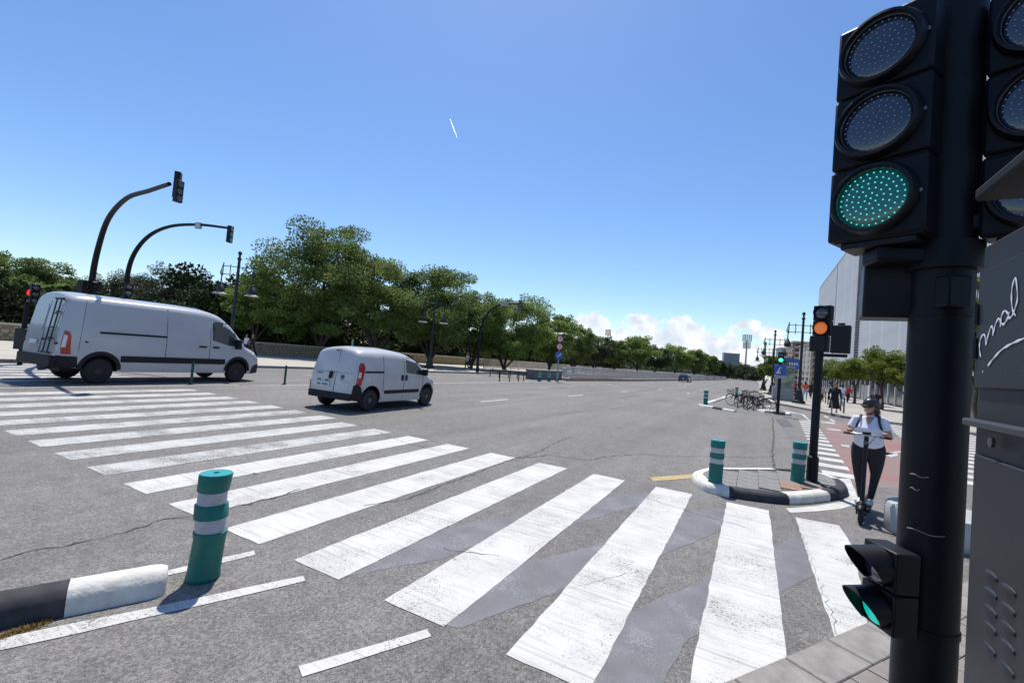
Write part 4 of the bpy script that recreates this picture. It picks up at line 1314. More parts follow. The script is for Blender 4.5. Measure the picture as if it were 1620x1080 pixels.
t1 = signal3('large three-lamp traffic light with its lowest green lamp lit, on the foreground mast', E1.xy[:], 2.285, N3, 0)
E2 = Vector((0.609, 1.917, 2.435))
ux = Vector((math.cos(rot2(N3)), math.sin(rot2(N3))))
t2 = signal3('unlit traffic light cut by the right edge above the grey cabinet', (E2.xy + ux * 0.262)[:], 2.28, N3, 9)
# brackets
br = MB()
c0 = Vector((PB.x, PB.y))
e1 = Vector(E1.xy) - ux * 0.13 - N3 * 0.08
d = (e1 - c0)
br.box(((c0.x + e1.x) / 2, (c0.y + e1.y) / 2, 2.235), (d.length + 0.08, 0.10, 0.05), math.atan2(d.y, d.x))
e2 = Vector(E2.xy) + ux * 0.13 - N3 * 0.08
d = (e2 - c0)
br.box(((c0.x + e2.x) / 2, (c0.y + e2.y) / 2, 2.34), (d.length + 0.05, 0.09, 0.05), math.atan2(d.y, d.x))
for o in br.build('bracket', BLKP, pole, bevel=0.008),: o.location = -PB
MB().lathe([(0.0835, 0), (0.1, 0), (0.1, 0.09), (0.0835, 0.09)], 40, c=(0, 0, 2.19 - PB.z)).build('collar', BLKP, pole)
for k, z in enumerate((2.32, 2.9)):
    a = Vector((-PB.x + e1.x, -PB.y + e1.y, z))
    MB().tube([(0, 0, z), a], 0.022, 8).build('arm', BLKP, pole)
# small bracket box on the mast front
bx = Vector((0.545, 1.908, 2.107)) - PB
MB().box((bx.x, bx.y, bx.z), (0.075, 0.05, 0.10), R(28)).build('bracket_box', BLKP, pole, bevel=0.006)
# pedestrian head seen from behind under the bracket
def ped_head(label, loc, n, q=0.24, lamp=None, lens_r=None, cat='pedestrian signal', secs=2, visor=True, name='pedestrian_signal', body=None, lampm=None):
    t = thing(name, label, cat, loc, rot2(n))
    body = body or BLK
    for k in range(secs):
        MB().box((0, q * 0.3, q * (k + 0.5)), (q, q * 0.6, q - 0.004)).build('housing', body, t, bevel=q * 0.04)
        r = lens_r or q * 0.4
        lm = {None: LENSD}.get(lamp if lamp is None else (None if lamp != k else 1), lampm or LEDT)
        MB().lathe([(r * 1.02 * math.cos(a), -0.004 - 0.05 * r * math.sin(a)) for a in (0, .3, .6, .9, 1.2, 1.5)] + [(0.001, -0.004 - 0.05 * r)], 24, c=(0, 0, q * (k + 0.5)), axis='Y', cap=False).build('lens', lm, t)
        if visor:
            m = MB(); vv = []; ff = []
            n_ = 20
            R0 = r * 1.16
            for i in range(n_ + 1):
                a = -0.62 * math.pi + (1.24 * math.pi + math.pi * 0.0) * i / n_ + math.pi / 2
                a = math.pi / 2 + (i / n_ - 0.5) * 1.62 * math.pi
                ln2 = q * 0.72 * (0.12 + 0.88 * (0.5 + 0.5 * math.cos(a - math.pi / 2)) ** 1.1)
                for rr_ in (R0, R0 * 1.045):
                    vv.append((rr_ * math.cos(a), 0.0, q * (k + 0.5) + rr_ * math.sin(a)))
                    vv.append((rr_ * math.cos(a), -ln2, q * (k + 0.5) + rr_ * math.sin(a) - ln2 * 0.10))
            for i in range(n_):
                b0, b1 = i * 4, (i + 1) * 4
                ff += [(b0, b1, b1 + 1, b0 + 1), (b0 + 2, b0 + 3, b1 + 3, b1 + 2), (b0 + 1, b1 + 1, b1 + 3, b0 + 3)]
            m.add(vv, ff).build('visor', body, t)
    return t
hb = Vector((0.441, 2.115, 2.052))
ped_head('black back of a traffic light hanging behind the mast beneath the bracket', (hb.x, hb.y, 2.03), Vector((0.08, 0.99)), 0.2, secs=2, cat='traffic light', name='traffic_light')
ped_head('small two-lamp repeater at waist height with a green lamp, left of the mast', (*(0.398, 1.914), (0.449, 1.946, 1.007)[2]), Vector((-0.88, -0.47)), 0.132, lamp=0, lens_r=0.052, cat='pedestrian signal', lampm=mat('repeater_green', (0.02, 0.32, 0.28), 0.25, emit=(0.0, 0.8, 0.62), estr=0.45))
mb = MB()
a = Vector((0.474, 1.988, 1.145)) - PB
mb.box((a.x + 0.02, a.y, a.z), (0.12, 0.05, 0.16), R(10))
mb.build('repeater_bracket', BLK, pole, bevel=0.004)

# grey cabinet at the right edge
XC = 0.483
cab = thing('control_cabinet', 'tall dark grey metal cabinet with a scribble, cut by the right edge', 'cabinet', (XC, 0, 0.03))
YF = (0.483, 1.507, 1.800)[1]
YN = YF - 0.85
cb = MB().box((0.25, (YF + YN) / 2, 1.07), (0.5, YF - YN, 2.10)).build('body', CABM, cab, bevel=0.006)
ZL = (0.483, 1.596, 2.263)[2]
MB().box((0.25, (YF + YN) / 2, ZL + 0.025 - 0.03), (0.53, YF - YN + 0.05, 0.032)).build('lid', mat('lid_paint', (0.013, 0.014, 0.018), 0.6, spec=0.2, bump=0.05, bscale=120), cab, bevel=0.008)
Z1 = (0.483, 1.460, 1.798)[2] - 0.03
Z2 = (0.483, 1.452, 1.719)[2] - 0.03
Z3 = (0.483, 1.445, 1.651)[2] - 0.03
MB().box((-0.003, (YF + YN) / 2, (Z1 + 2.06) / 2), (0.012, YF - YN - 0.015, 2.06 - Z1 - 0.01)).build('upper_door', CABM, cab, bevel=0.003)
MB().box((-0.009, (YF + YN) / 2, Z2), (0.028, YF - YN + 0.02, 0.018)).build('ledge', mat('ledge_paint', (0.04, 0.042, 0.05), 0.45, spec=0.4), cab, bevel=0.005)
MB().box((-0.004, (YF + YN) / 2 - 0.012, (Z3 + 0.06) / 2), (0.010, YF - YN - 0.03, Z3 - 0.07)).build('lower_door', CABM, cab, bevel=0.003)
LV = [(0.483, 1.366, 1.403), (0.483, 1.365, 1.366), (0.483, 1.362, 1.330), (0.483, 1.361, 1.295), (0.483, 1.360, 1.252)]
for k, p in enumerate(LV):
    for j in range(2):
        o = MB()
        yy, zz = p[1] - j * 0.075, p[2] - 0.03
        o.lathe([(0.001, -0.030), (0.006, -0.026), (0.009, -0.01), (0.0095, 0.0), (0.009, 0.01), (0.006, 0.026), (0.001, 0.030)], 12, axis='Y')
        q = o.build('louvre', CABM, cab)
        q.location = (-0.006, yy, zz)
        q.rotation_euler = (0, 0, 0)
ink = MB()
def stroke(pts, wd=0.0028):
    q = bez([(-0.0105, y, z - 0.03) for y, z in pts], 6)
    n = len(q)
    ink.tube(q, [(wd * (0.8 + 0.3 * math.sin(i * 0.9)), 0.0003) for i in range(n)], 6, up=(1, 0, 0))
stroke([(1.465, 1.876), (1.473, 1.896), (1.472, 1.914), (1.460, 1.928), (1.447, 1.924), (1.439, 1.904), (1.434, 1.919), (1.418, 1.943), (1.408, 1.935), (1.407, 1.922), (1.400, 1.943), (1.384, 1.958), (1.375, 1.950), (1.374, 1.939)])
stroke([(1.341, 1.963), (1.358, 1.972), (1.371, 1.962), (1.372, 1.948), (1.358, 1.943), (1.343, 1.955), (1.339, 1.966), (1.338, 1.954), (1.325, 1.957), (1.314, 1.971), (1.306, 1.994), (1.317, 2.035), (1.328, 2.024), (1.331, 1.998), (1.324, 1.970), (1.310, 1.955)])
stroke([(1.425, 1.854), (1.399, 1.870), (1.364, 1.887), (1.325, 1.897), (1.289, 1.903), (1.255, 1.907)])
stroke([(1.451, 1.841), (1.448, 1.840)], 0.0025)
ink.build('handwriting', INK, cab)

for zz in (Z1 + 0.1, 1.95):
    MB().tube([(-0.012, YF - 0.012, zz - 0.025), (-0.012, YF - 0.012, zz + 0.025)], 0.006, 8).build('hinge', CABM, cab)
lk = MB().lathe([(0.011, 0.0), (0.011, -0.006), (0.004, -0.007)], 14, c=(-0.012, 0, 0), axis='X').build('lock', STEEL, cab)
lk.location = (0, YF - 0.13, Z2 - 0.035)
for q in range(6):
    bo_ = MB().lathe([(0.004, 0.001), (0.004, -0.003), (0.002, -0.004)], 8, axis='X').build('rivet', STEEL, cab, smooth=None)
    bo_.location = (-0.010, YF - 0.015, 0.25 + 0.16 * q)
# round grey concrete block behind the mast
cbk = thing('concrete_block', 'pale round concrete block on the road behind the mast', 'bollard', (2.12, 7.52, 0))
m = MB()
prof = [(0.50, 0), (0.52, 0.03), (0.52, 0.30), (0.50, 0.35), (0.44, 0.37), (0.02, 0.375)]
m.lathe(prof, 40)
m.build('block', CONCL, cbk)
# ------------------------------------------------------------ amber signal pole on the island and others
ap = thing('amber_signal_post', 'dark post on the island with a lit amber lamp and a side box', 'traffic light', (0.976, 9.225, 0.120))
MB().tube([(0, 0, 0), (0, 0, 2.25)], 0.062, 16).build('pole', POLE, ap)
MB().lathe([(0.12, 0), (0.12, 0.02), (0.085, 0.03), (0.085, 0.42), (0.062, 0.44)], 20).build('base', POLE, ap)
hd = MB()
rz_ = rot2(Vector((-0.45, -0.9)))
def local_head(parent, loc, rz, secs, q, lit, col=BLK, visor=True, width=None):
    ca, sa = math.cos(rz), math.sin(rz)
    def T(x, y, z): return (loc[0] + x * ca - y * sa, loc[1] + x * sa + y * ca, loc[2] + z)
    for k in range(secs):
        c = T(0, q * 0.3, q * (k + 0.5))
        MB().box(c, (q, q * 0.55, q - 0.006), rz).build('housing', col, parent, bevel=q * 0.03)
        r = q * 0.40
        m = MB().lathe([(r, 0.0), (r * 0.9, -0.02), (r * 0.5, -0.035), (0.001, -0.04)], 20, axis='Y', cap=False)
        m.v = [T(x, y, z + q * (k + 0.5)) for x, y, z in m.v]
        m.build('lens', lit.get(k, LENSD), parent)
        if visor:
            m = MB().lathe([(r * 1.12, 0.0), (r * 1.12, -q * 0.28), (r * 1.06, -q * 0.28), (r * 1.06, 0)], 20, axis='Y', cap=False)
            m.v = [T(x, y * (0.3 + 0.7 * (0.5 + 0.5 * z / (r * 1.12))), z + q * (k + 0.5)) for x, y, z in m.v]
            m.build('visor', col, parent)
local_head(ap, (0, 0, 2.48), rz_, 2, 0.262, {0: LEDA})
MB().box((0, 0.04, 2.34), (0.24, 0.2, 0.27), rz_).build('lower_box', BLK, ap, bevel=0.01)
bb = MB()
sx = Vector((math.cos(rz_), math.sin(rz_)))
bb.box((sx.x * 0.30, sx.y * 0.30, 2.42), (0.26, 0.16, 0.46), rz_ + 0.2).build('side_head', BLK, ap, bevel=0.01)
MB().box((sx.x * 0.2, sx.y * 0.2, 2.15), (0.4, 0.05, 0.05), rz_).build('side_arm', POLE, ap)
MB().box((sx.x * 0.30, sx.y * 0.30, 2.665), (0.09, 0.05, 0.05), rz_).build('cap', BLK, ap)

# green pedestrian signal with crossing sign
gp = thing('green_signal_post', 'post with lit green pedestrian lamp above a blue crossing sign', 'pedestrian signal', (1.208, 26.618, 0.130))
MB().tube([(0, 0, 0), (0, 0, 2.7)], 0.075, 12).build('pole', POLE, gp)
local_head(gp, (0, -0.1, 2.55), rot2(Vector((-0.1, -1))), 2, 0.27, {0: LEDT})
sg = MB()
rzs = rot2(Vector((-0.1, -1)))
sg.box((0, -0.10, 2.18), (0.52, 0.03, 0.52), rzs).build('blue_sign', BLUE, gp, bevel=0.01)
tri = MB()
tri.add([(-0.19, -0.118, 1.99), (0.19, -0.118, 1.99), (0, -0.118, 2.36)], [(0, 1, 2)])
tri.build('white_triangle', SGW, gp, smooth=None)
wk = MB()
for a, b in (((0, 2.24), (0.01, 2.13)), ((0.01, 2.13), (-0.05, 2.03)), ((0.01, 2.13), (0.06, 2.03)), ((0, 2.2), (-0.05, 2.14)), ((0, 2.2), (0.055, 2.15))):
    wk.tube([(a[0], -0.122, a[1]), (b[0], -0.122, b[1])], 0.012, 5)
wk.ball((0, -0.122, 2.27), 0.022, 6, 4)
wk.build('walker_symbol', IRON, gp)
MB().box((0, -0.10, 1.83), (0.46, 0.03, 0.16), rzs).build('lower_plate', GREYS, gp)

# ------------------------------------------------------------ curved masts
def hexbar(path, r0, r1, m, parent, name='pole', n=12):
    k = len(path)
    return MB().tube(path, [r0 + (r1 - r0) * i / (k - 1) for i in range(k)], n).build(name, m, parent)
def mast(label, pts, base_h, heads, r=(0.13, 0.06), plate=None):
    base = Vector((pts[0][0], pts[0][1], 0.0))
    t = thing('curved_mast', label, 'traffic signal pole', base)
    P_ = [Vector((pts[0][0], pts[0][1], 0))] + [Vector(p) for p in pts[1:]]
    P_ = [p - base for p in P_]
    q = bez(P_, 6)
    hexbar(q, r[0], r[1], POLE, t)
    MB().lathe([(r[0] * 1.6, 0), (r[0] * 1.6, 0.03), (r[0] * 1.15, 0.05), (r[0] * 1.15, 0.5), (r[0], 0.55)], 16).build('base', POLE, t)
    return t, P_, base
def head_on(label, loc, n, q=0.27, secs=3, lit=None, visor=False, m=LEDR, bars=None):
    return ped_head(label, loc, n, q, lamp=lit, visor=visor, cat='traffic light', name='traffic_light', secs=secs, lampm=m)
PTS1 = [(-24.033, 8.125, 0.059), (-24.122, 7.997, 2.006), (-24.121, 7.934, 3.570), (-23.579, 7.834, 4.838), (-22.517, 7.682, 5.881), (-20.705, 7.502, 6.425), (-18.316, 7.204, 6.352), (-16.195, 6.876, 6.230)]
mast('curved mast nearer the left edge rising behind the large van', PTS1, 0, None)
PTS2 = [(-25.229, 9.761, -0.136), (-25.311, 9.622, 2.167), (-25.335, 9.539, 3.898), (-24.997, 9.563, 5.001), (-24.320, 9.780, 5.869), (-23.260, 10.106, 6.332), (-21.816, 10.541, 6.440), (-20.088, 10.913, 6.286)]
mast('lower curved mast with small plate on its arm behind the van roof', PTS2, 0, None, (0.12, 0.05))
h1 = Vector((-15.969, 6.903, 5.781))
head_on('traffic light at the tip of the higher curved arm', h1, Vector((-0.55, -0.83)), 0.27)
h1 = Vector((-15.562, 6.903, 5.606))
head_on('second traffic light facing away beside the tip of the higher arm', h1, Vector((0.97, 0.2)), 0.22)
h1 = Vector((-20.028, 10.970, 5.667))
head_on('traffic light hanging at the tip of the lower curved arm', h1, Vector((0.9, 0.45)), 0.24)
pl_ = thing('arm_plate', 'small pale square plate fixed on the lower curved arm', 'sign', (-21.783, 10.504, 6.385), R(28))
MB().box((0, 0, 0), (0.30, 0.06, 0.28)).build('plate', GREYS, pl_, bevel=0.02)
MB().box((0, -0.035, 0), (0.2, 0.02, 0.18)).build('face', GALV, pl_)
ped_head('signal head low on the higher curved mast above the van roof', (-24.139, 7.724, 2.879), Vector((-0.3, 0.95)), 0.28)
ped_head('signal head with a red lamp low on the higher curved mast', (-23.692, 7.961, 3.000), Vector((-0.1, -1)), 0.22, lamp=0, lampm=LEDR)
ped_head('signal head low on the lower curved mast above the van roof', (-24.992, 9.530, 3.086), Vector((0.9, -0.3)), 0.28)
PTS3 = [(-23.449, 36.878, 0.004), (-23.465, 36.782, 2.149), (-23.373, 36.743, 4.303), (-23.014, 36.886, 5.564), (-22.465, 37.151, 6.353), (-21.633, 37.467, 6.845), (-20.002, 37.887, 6.998)]
mast('slim curved mast before the trees left of the far railing', PTS3, 0, None, (0.14, 0.07))
head_on('traffic light at the tip of the slim curved mast before the trees', (-19.968, 37.930, 6.395), Vector((0.3, -0.95)), 0.32)
sp_ = thing('arm_sign', 'small silver street sign on the arm of the slim curved mast', 'sign', (-21.274, 37.207, 6.814), R(28))
MB().box((0, -0.12, 0), (0.75, 0.04, 0.34)).build('panel', GREYS, sp_)
# red pedestrian light far left
rp = thing('red_signal_post', 'post at the left edge with a lit red pedestrian lamp', 'pedestrian signal', (-23.443, 5.987))
MB().tube([(0, 0, 0), (0, 0, 2.3)], 0.075, 12).build('pole', POLE, rp)
local_head(rp, (0, 0.05, 2.2), rot2(Vector((0.62, -0.78))), 2, 0.30, {1: LEDR})
local_head(rp, (0.24, 0.12, 2.25), rot2(Vector((1, 0.1))), 3, 0.24, {})
MB().box((0.08, -0.02, 0.95), (0.34, 0.3, 0.75), R(40)).build('box', IRON, rp, bevel=0.02)

# ------------------------------------------------------------ street lamps
def lamp(label, loc, rz, base_scale=1.0):
    t = thing('street_lamp', label, 'street lamp', loc, rz, 'ornate street lamps')
    k = base_scale
    MB().lathe([(0.46, 0), (0.48, 0.1), (0.44, 0.2), (0.34, 0.24), (0.30, 0.5), (0.24, 0.8), (0.2, 1.0), (0.22, 1.05), (0.15, 1.12), (0.12, 1.3)], 16).build('base', IRON, t)
    MB().lathe([(0.12, 1.25), (0.11, 2.5), (0.14, 2.55), (0.10, 2.65), (0.085, 6.6), (0.13, 6.65), (0.13, 6.75), (0.07, 6.8), (0.07, 6.95), (0.11, 7.02), (0.13, 7.1), (0.08, 7.2), (0.01, 7.24)], 12).build('pole', IRON, t)
    br = MB()
    for z in (6.15, 5.6): br.tube([(-0.95, 0, z), (0.95, 0, z)], 0.028, 6)
    for x in (-0.95, -0.5, 0.5, 0.95): br.tube([(x, 0, 5.45), (x, 0, 6.3)], 0.028, 6)
    for x in (-1, 1):
        br.tube([(x * 0.95, 0, 6.3), (x * 1.05, 0, 5.9), (x * 0.98, 0, 5.45)], 0.03, 6)
        br.ball((x * 0.95, 0, 6.33), 0.05, 6, 4)
        br.tube([(x * 1.0, 0, 5.9), (x * 1.12, 0, 5.7), (x * 1.0, 0, 5.5)], 0.03, 6)
    br.build('bracket', IRON, t)
    for x in (-1.0, 1.0):
        l = MB().lathe([(0.03, 5.5), (0.05, 5.05), (0.10, 5.0), (0.10, 4.9), (0.16, 4.85), (0.26, 4.6), (0.22, 4.55), (0.22, 4.45), (0.12, 4.4)], 14, c=(x, 0, 0)).build('lantern', IRON, t)
        MB().lathe([(0.14, 4.44), (0.44, 4.28), (0.45, 4.25), (0.10, 4.22)], 18, c=(x, 0, 0)).build('shade', mat('lamp_shade', (0.30, 0.29, 0.27), 0.4), l)
    return t
l1 = lamp('ornate two-lantern street lamp behind the amber signal on the plaza', (*(3.283, 42.089), 0.12), R(5))
dup(l1, (*(1.944, 57.920), 0.12), label='ornate street lamp beside the grey planter box on the plaza')
dup(l1, (*(1.446, 76.991), 0.12), label='farthest ornate street lamp along the avenue kerb')
dup(l1, (*(-30.739, 17.514), 0.12), R(35), label='ornate two-lantern street lamp above the front of the large van')
dup(l1, (*(-26.583, 33.418), 0.12), R(20), label='ornate street lamp before the trees right of the small van')

# ------------------------------------------------------------ road sign pole
rs = thing('road_sign', 'post with two red-ringed round signs above a blue arrow sign', 'road sign', (-14.919, 36.360), R(28))
MB().tube([(0, 0, 0), (0, 0, 4.2)], 0.05, 10).build('pole', GREYS, rs)
def disc(parent, z, r, m, name, y=-0.06):
    return MB().lathe([(r, 0.0), (r, -0.02), (0.001, -0.02)], 28, c=(0, y, z), axis='Y').build(name, m, parent)
for z in (3.75, 3.08):
    d_ = disc(rs, z, 0.29, SGRED, 'red_ring'); disc(rs, z, 0.20, SGW, 'face', -0.066).parent = d_
    g2 = MB().box((0, -0.092, z), (0.16, 0.01, 0.07)).box((0.03, -0.092, z + 0.06), (0.08, 0.01, 0.06)).build('symbol', IRON, d_)
d_ = disc(rs, 2.32, 0.34, BLUE, 'blue_disc')
ar = MB()
ar.box((0, -0.088, 2.32), (0.34, 0.01, 0.07), M=Matrix.Rotation(R(-35), 3, 'Y'))
ar.add([(0.06, -0.09, 2.50), (0.22, -0.09, 2.47), (0.14, -0.09, 2.33)], [(0, 2, 1)])
ar.build('arrow', SGW, d_)
sp2 = thing('thin_post', 'thin galvanised sign post standing behind the small van', 'post', (-18.898, 17.107))
MB().tube([(0, 0, 0), (0, 0, 2.0)], 0.045, 8).build('pole', GREYS, sp2)
MB().tube([(0, 0, 2.0), (0, 0, 2.02)], 0.05, 8).build('cap', STEELL, sp2)

# ------------------------------------------------------------ people
def loft(mb, secs, side=(1, 0, 0), n=14):
    """secs: (point, a, b): ellipse half-axes along the side vector and across it"""
    vv = []; ff = []
    P = [Vector(q[0]) for q in secs]
    k = len(P)
    for i, (p, a, b) in enumerate(secs):
        t = (P[min(i + 1, k - 1)] - P[max(0, i - 1)]).normalized()
        s_ = Vector(side)
        u = (s_ - t * s_.dot(t)).normalized()
        v = t.cross(u)
        for j in range(n):
            q = 2 * math.pi * j / n
            vv.append(P[i] + u * a * math.cos(q) + v * b * math.sin(q))
    for i in range(k - 1):
        for j in range(n):
            ff.append((i * n + j, i * n + (j + 1) % n, (i + 1) * n + (j + 1) % n, (i + 1) * n + j))
    ff.append(tuple(range(n))[::-1]); ff.append(tuple((k - 1) * n + j for j in range(n)))
    mb.add(vv, ff)
def remesh(o, vox, it=4):
    r = o.modifiers.new('remesh', 'REMESH'); r.mode = 'VOXEL'; r.voxel_size = vox; r.use_smooth_shade = True
    s_ = o.modifiers.new('smooth', 'SMOOTH'); s_.factor = 0.6; s_.iterations = it
def person(name_label, loc, rz, H=1.7, fat=1.0, top=SHIRT, trousers=BLKC, shoes=SHOE, hair=HAIR, stride=0.0, arms=None, long_hair=False, skirt=False, close=False, head_turn=0.0, sleeves=0.5, group=None, extra=None, knees=0.0):
    """local frame: +y is forward, x to the person's right, feet at z = 0, built for 1.7 m and scaled"""
    t = thing('person', name_label, 'person', loc, rz, group)
    s_ = H / 1.7
    t.scale = (s_,) * 3
    f = fat
    vox = 0.011 if close else 0.022
    hip, kn, an = 0.90, 0.49, 0.08
    legs = []
    for sx, st in ((1, stride), (-1, -stride)):
        A = Vector((sx * 0.095 * (0.6 + 0.4 * f), 0, hip))
        K = Vector((sx * 0.098 * (0.5 + 0.5 * f), st * 0.24 + 0.03 + knees, kn + 0.0))
        F_ = Vector((sx * (0.062 if close else 0.09), st * 0.42 - (0.10 if st < 0 else 0), an + (0.06 if st < 0 else 0)))
        legs.append((A, K, F_))
    if arms is None:
        sw = stride
        arms = [(Vector((0.25 * (0.6 + 0.4 * f), -sw * 0.14 - 0.02, 1.12)), Vector((0.26 * (0.6 + .4 * f), -sw * 0.22 + 0.08, 0.88))),
                (Vector((-0.25 * (0.6 + 0.4 * f), sw * 0.14 - 0.02, 1.12)), Vector((-0.26 * (0.6 + .4 * f), sw * 0.22 + 0.08, 0.88)))]
    sh = [Vector((sx * 0.175, 0, 1.385)) for sx in (1, -1)]
    # body: one skin mesh
    b = MB()
    hc = Vector((0, 0.015, 1.585))
    rot = Matrix.Rotation(head_turn, 3, 'Z')
    loft(b, [((0, -0.01, 0.86), .13 * f, .10 * f), ((0, 0, 1.0), .13 * f, .09 * f), ((0, 0.0, 1.2), .14, .09), ((0, 0, 1.36), .16, .085), ((0, -0.01, 1.425), .09, .065), ((0, 0, 1.46), .054, .056), ((0, .01, 1.55), .052, .056)])
    # skull, jaw
    for (c, r) in (((0, -0.008, 0.035), (0.076, 0.094, 0.088)), ((0, 0.022, -0.03), (0.062, 0.074, 0.075)), ((0, 0.045, -0.075), (0.036, 0.04, 0.035)), ((0, 0.097, -0.012), (0.012, 0.016, 0.022)), ((0, 0.088, -0.055), (0.022, 0.012, 0.011)),
                   ((0.078, -0.01, -0.01), (0.01, 0.02, 0.03)), ((-0.078, -0.01, -0.01), (0.01, 0.02, 0.03)), ((0.032, 0.075, 0.0), (0.018, 0.014, 0.012)), ((-0.032, 0.075, 0.0), (0.018, 0.014, 0.012))):
        q = hc + rot @ Vector(c)
        b.ball(q, r, 14, 10)
    for i, (E_, W_) in enumerate(arms):
        S_ = sh[i]
        E_, W_ = Vector(E_), Vector(W_)
        k = 0.75 + 0.25 * f
        loft(b, [(S_ + (S_ - E_) * 0.05, .048 * k, .05 * k), (S_.lerp(E_, .3), .047 * k, .05 * k), (S_.lerp(E_, .8), .038 * k, .04 * k), (E_, .037 * k, .038 * k), (E_.lerp(W_, .3), .038 * k, .037 * k), (E_.lerp(W_, .8), .026, .024), (W_, .024, .02)], side=(0, 1, 0))
        d = (W_ - E_).normalized()
        sd_ = Vector((1, 0, 0)) if i == 0 else Vector((-1, 0, 0))
        across = d.cross(Vector((0, 0, 1)))
        if across.length < 0.2: across = Vector((0, 1, 0))
        across.normalize()
        curl = Vector((0, 0, -1)) if abs(d.z) < 0.7 else Vector((0, 1, 0))
        pl_c = W_ + d * 0.045
        loft(b, [(W_, .026, .018), (pl_c, .040, .017), (W_ + d * 0.085, .040, .015)], side=across)
        for j, ln2 in enumerate((0.055, 0.065, 0.06, 0.045)):
            r0 = W_ + d * 0.08 + across * (-0.030 + 0.020 * j)
            r1 = r0 + d * ln2 * 0.5 + curl * 0.006
            r2 = r1 + d * ln2 * 0.1 + curl * ln2 * 0.5
            r3 = r2 - d * ln2 * 0.32 + curl * ln2 * 0.22
            b.tube([r0 - d * 0.02, r0, r1, r2, r3], [.009, .009, .0085, .008, .006], 7)
        r0 = W_ + d * 0.03 + across * (0.03 * (1 if i else -1)) * -1
        b.tube([r0, r0 + d * 0.03 + curl * 0.02, r0 + d * 0.05 + curl * 0.035], [.011, .010, .007], 7)
    for (A, K, F_) in legs:
        loft(b, [(A, .075, .08), (A.lerp(K, .5), .062, .066), (K, .046, .05), (K.lerp(F_, .35), .045, .05), (F_, .03, .034), (F_ - Vector((0, 0, .04)), .03, .034)])
    bo = b.build('body', SKIN, t); remesh(bo, vox if not close else 0.008, 3)
    # eyes and lips as small proud pieces
    if close:
        for sx in (-1, 1):
            q = hc + rot @ Vector((sx * 0.032, 0.086, 0.002))
            MB().ball(q, (0.012, 0.006, 0.006), 10, 6).build('eye', HAIR, bo)
        q = hc + rot @ Vector((0, 0.100, -0.055))
        MB().ball(q, (0.022, 0.006, 0.007), 10, 6).build('lips', mat('lips', (0.38, 0.12, 0.10), 0.4), bo)
    # shirt
    c = MB()
    loft(c, [((0, 0, 0.93), .155 * f, .125 * f), ((0, 0.005, 1.0), .155 * f, .13 * f), ((0, 0.01, 1.12), .15 * f, .125 * f), ((0, 0.022 * f, 1.24), .165 * (0.5 + .5 * f), .125 * f), ((0, 0.01, 1.33), .178, .108), ((0, -0.005, 1.39), .165, .088), ((0, -0.01, 1.425), .10, .072), ((0, -0.012, 1.437), .085, .066)], n=20)
    if f > 1.05:
        for sx in (-1, 1): c.ball((sx * 0.075, 0.085, 1.23), (0.075, 0.065, 0.07), 12, 8)
    for i, (E_, W_) in enumerate(arms):
        S_ = sh[i]; E_ = Vector(E_); W_ = Vector(W_); k = 0.75 + 0.25 * f
        if sleeves <= 0.6:
            loft(c, [(S_ + Vector((0.02 - 0.04 * i, 0, 0.012)) * -1, .062, .066), (S_, .062 * k, .062 * k), (S_.lerp(E_, .35), .062 * k, .06 * k), (S_.lerp(E_, 0.60), .064 * k, .064 * k), (S_.lerp(E_, 0.61), .05, .05)], side=(0, 1, 0))
        else:
            loft(c, [(S_, .066 * k, .068 * k), (S_.lerp(E_, .5), .06 * k, .06 * k), (E_, .052 * k, .052 * k), (E_.lerp(W_, .5), .045, .045), (W_, .036, .036)], side=(0, 1, 0))
    co = c.build('top', top, t); remesh(co, vox * 0.9, 3 if close else 2)
    if close:
        # open neck: a V of skin lying on the shirt front
        vn = MB()
        rows = []
        for i in range(7):
            z = 1.425 - 0.125 * i / 6
            wv = 0.062 * (1 - i / 6) + 0.002
            yv = 0.070 + 0.078 * min(1, (1.425 - z) / 0.10) ** 0.8
            rows.append([(wv * q, yv - 0.012 * abs(q), z) for q in (-1, -.5, 0, .5, 1)])
        vn.add([p for r_ in rows for p in r_], [(i * 5 + j, i * 5 + j + 1, (i + 1) * 5 + j + 1, (i + 1) * 5 + j) for i in range(6) for j in range(4)])
        vo = vn.build('neckline', SKIN, bo)
        so = vo.modifiers.new('t', 'SOLIDIFY'); so.thickness = 0.01; so.offset = 0
    # trousers or skirt
    c = MB()
    if skirt:
        loft(c, [((0, 0, 0.30), .23 * f, .2 * f), ((0, 0, 0.6), .20 * f, .17 * f), ((0, 0, 0.95), .15 * f, .12 * f), ((0, 0, 1.02), .14 * f, .11 * f)], n=18)
    else:
        loft(c, [((0, -0.01, 0.80), .165 * f, .115 * f), ((0, -0.015, 0.87), .18 * f, .135 * f), ((0, -0.01, 0.95), .168 * f, .128 * f), ((0, 0, 1.02), .150 * f, .12 * f)], n=18)
        for (A, K, F_) in legs:
            loft(c, [(A + Vector((0, 0, .02)), .09 * f, .105 * f), (A.lerp(K, .25), .092 * f, .10 * f), (A.lerp(K, .6), .078 * f, .083 * f), (K, .060 * (.5 + .5 * f), .063 * (.5 + .5 * f)), (K.lerp(F_, .4), .056, .060), (F_ + Vector((0, 0, .02)), .046, .050), (F_ - Vector((0, 0, .0)), .046, .05)])
    co = c.build('trousers' if not skirt else 'skirt', trousers, t); remesh(co, vox, 3 if close else 2)
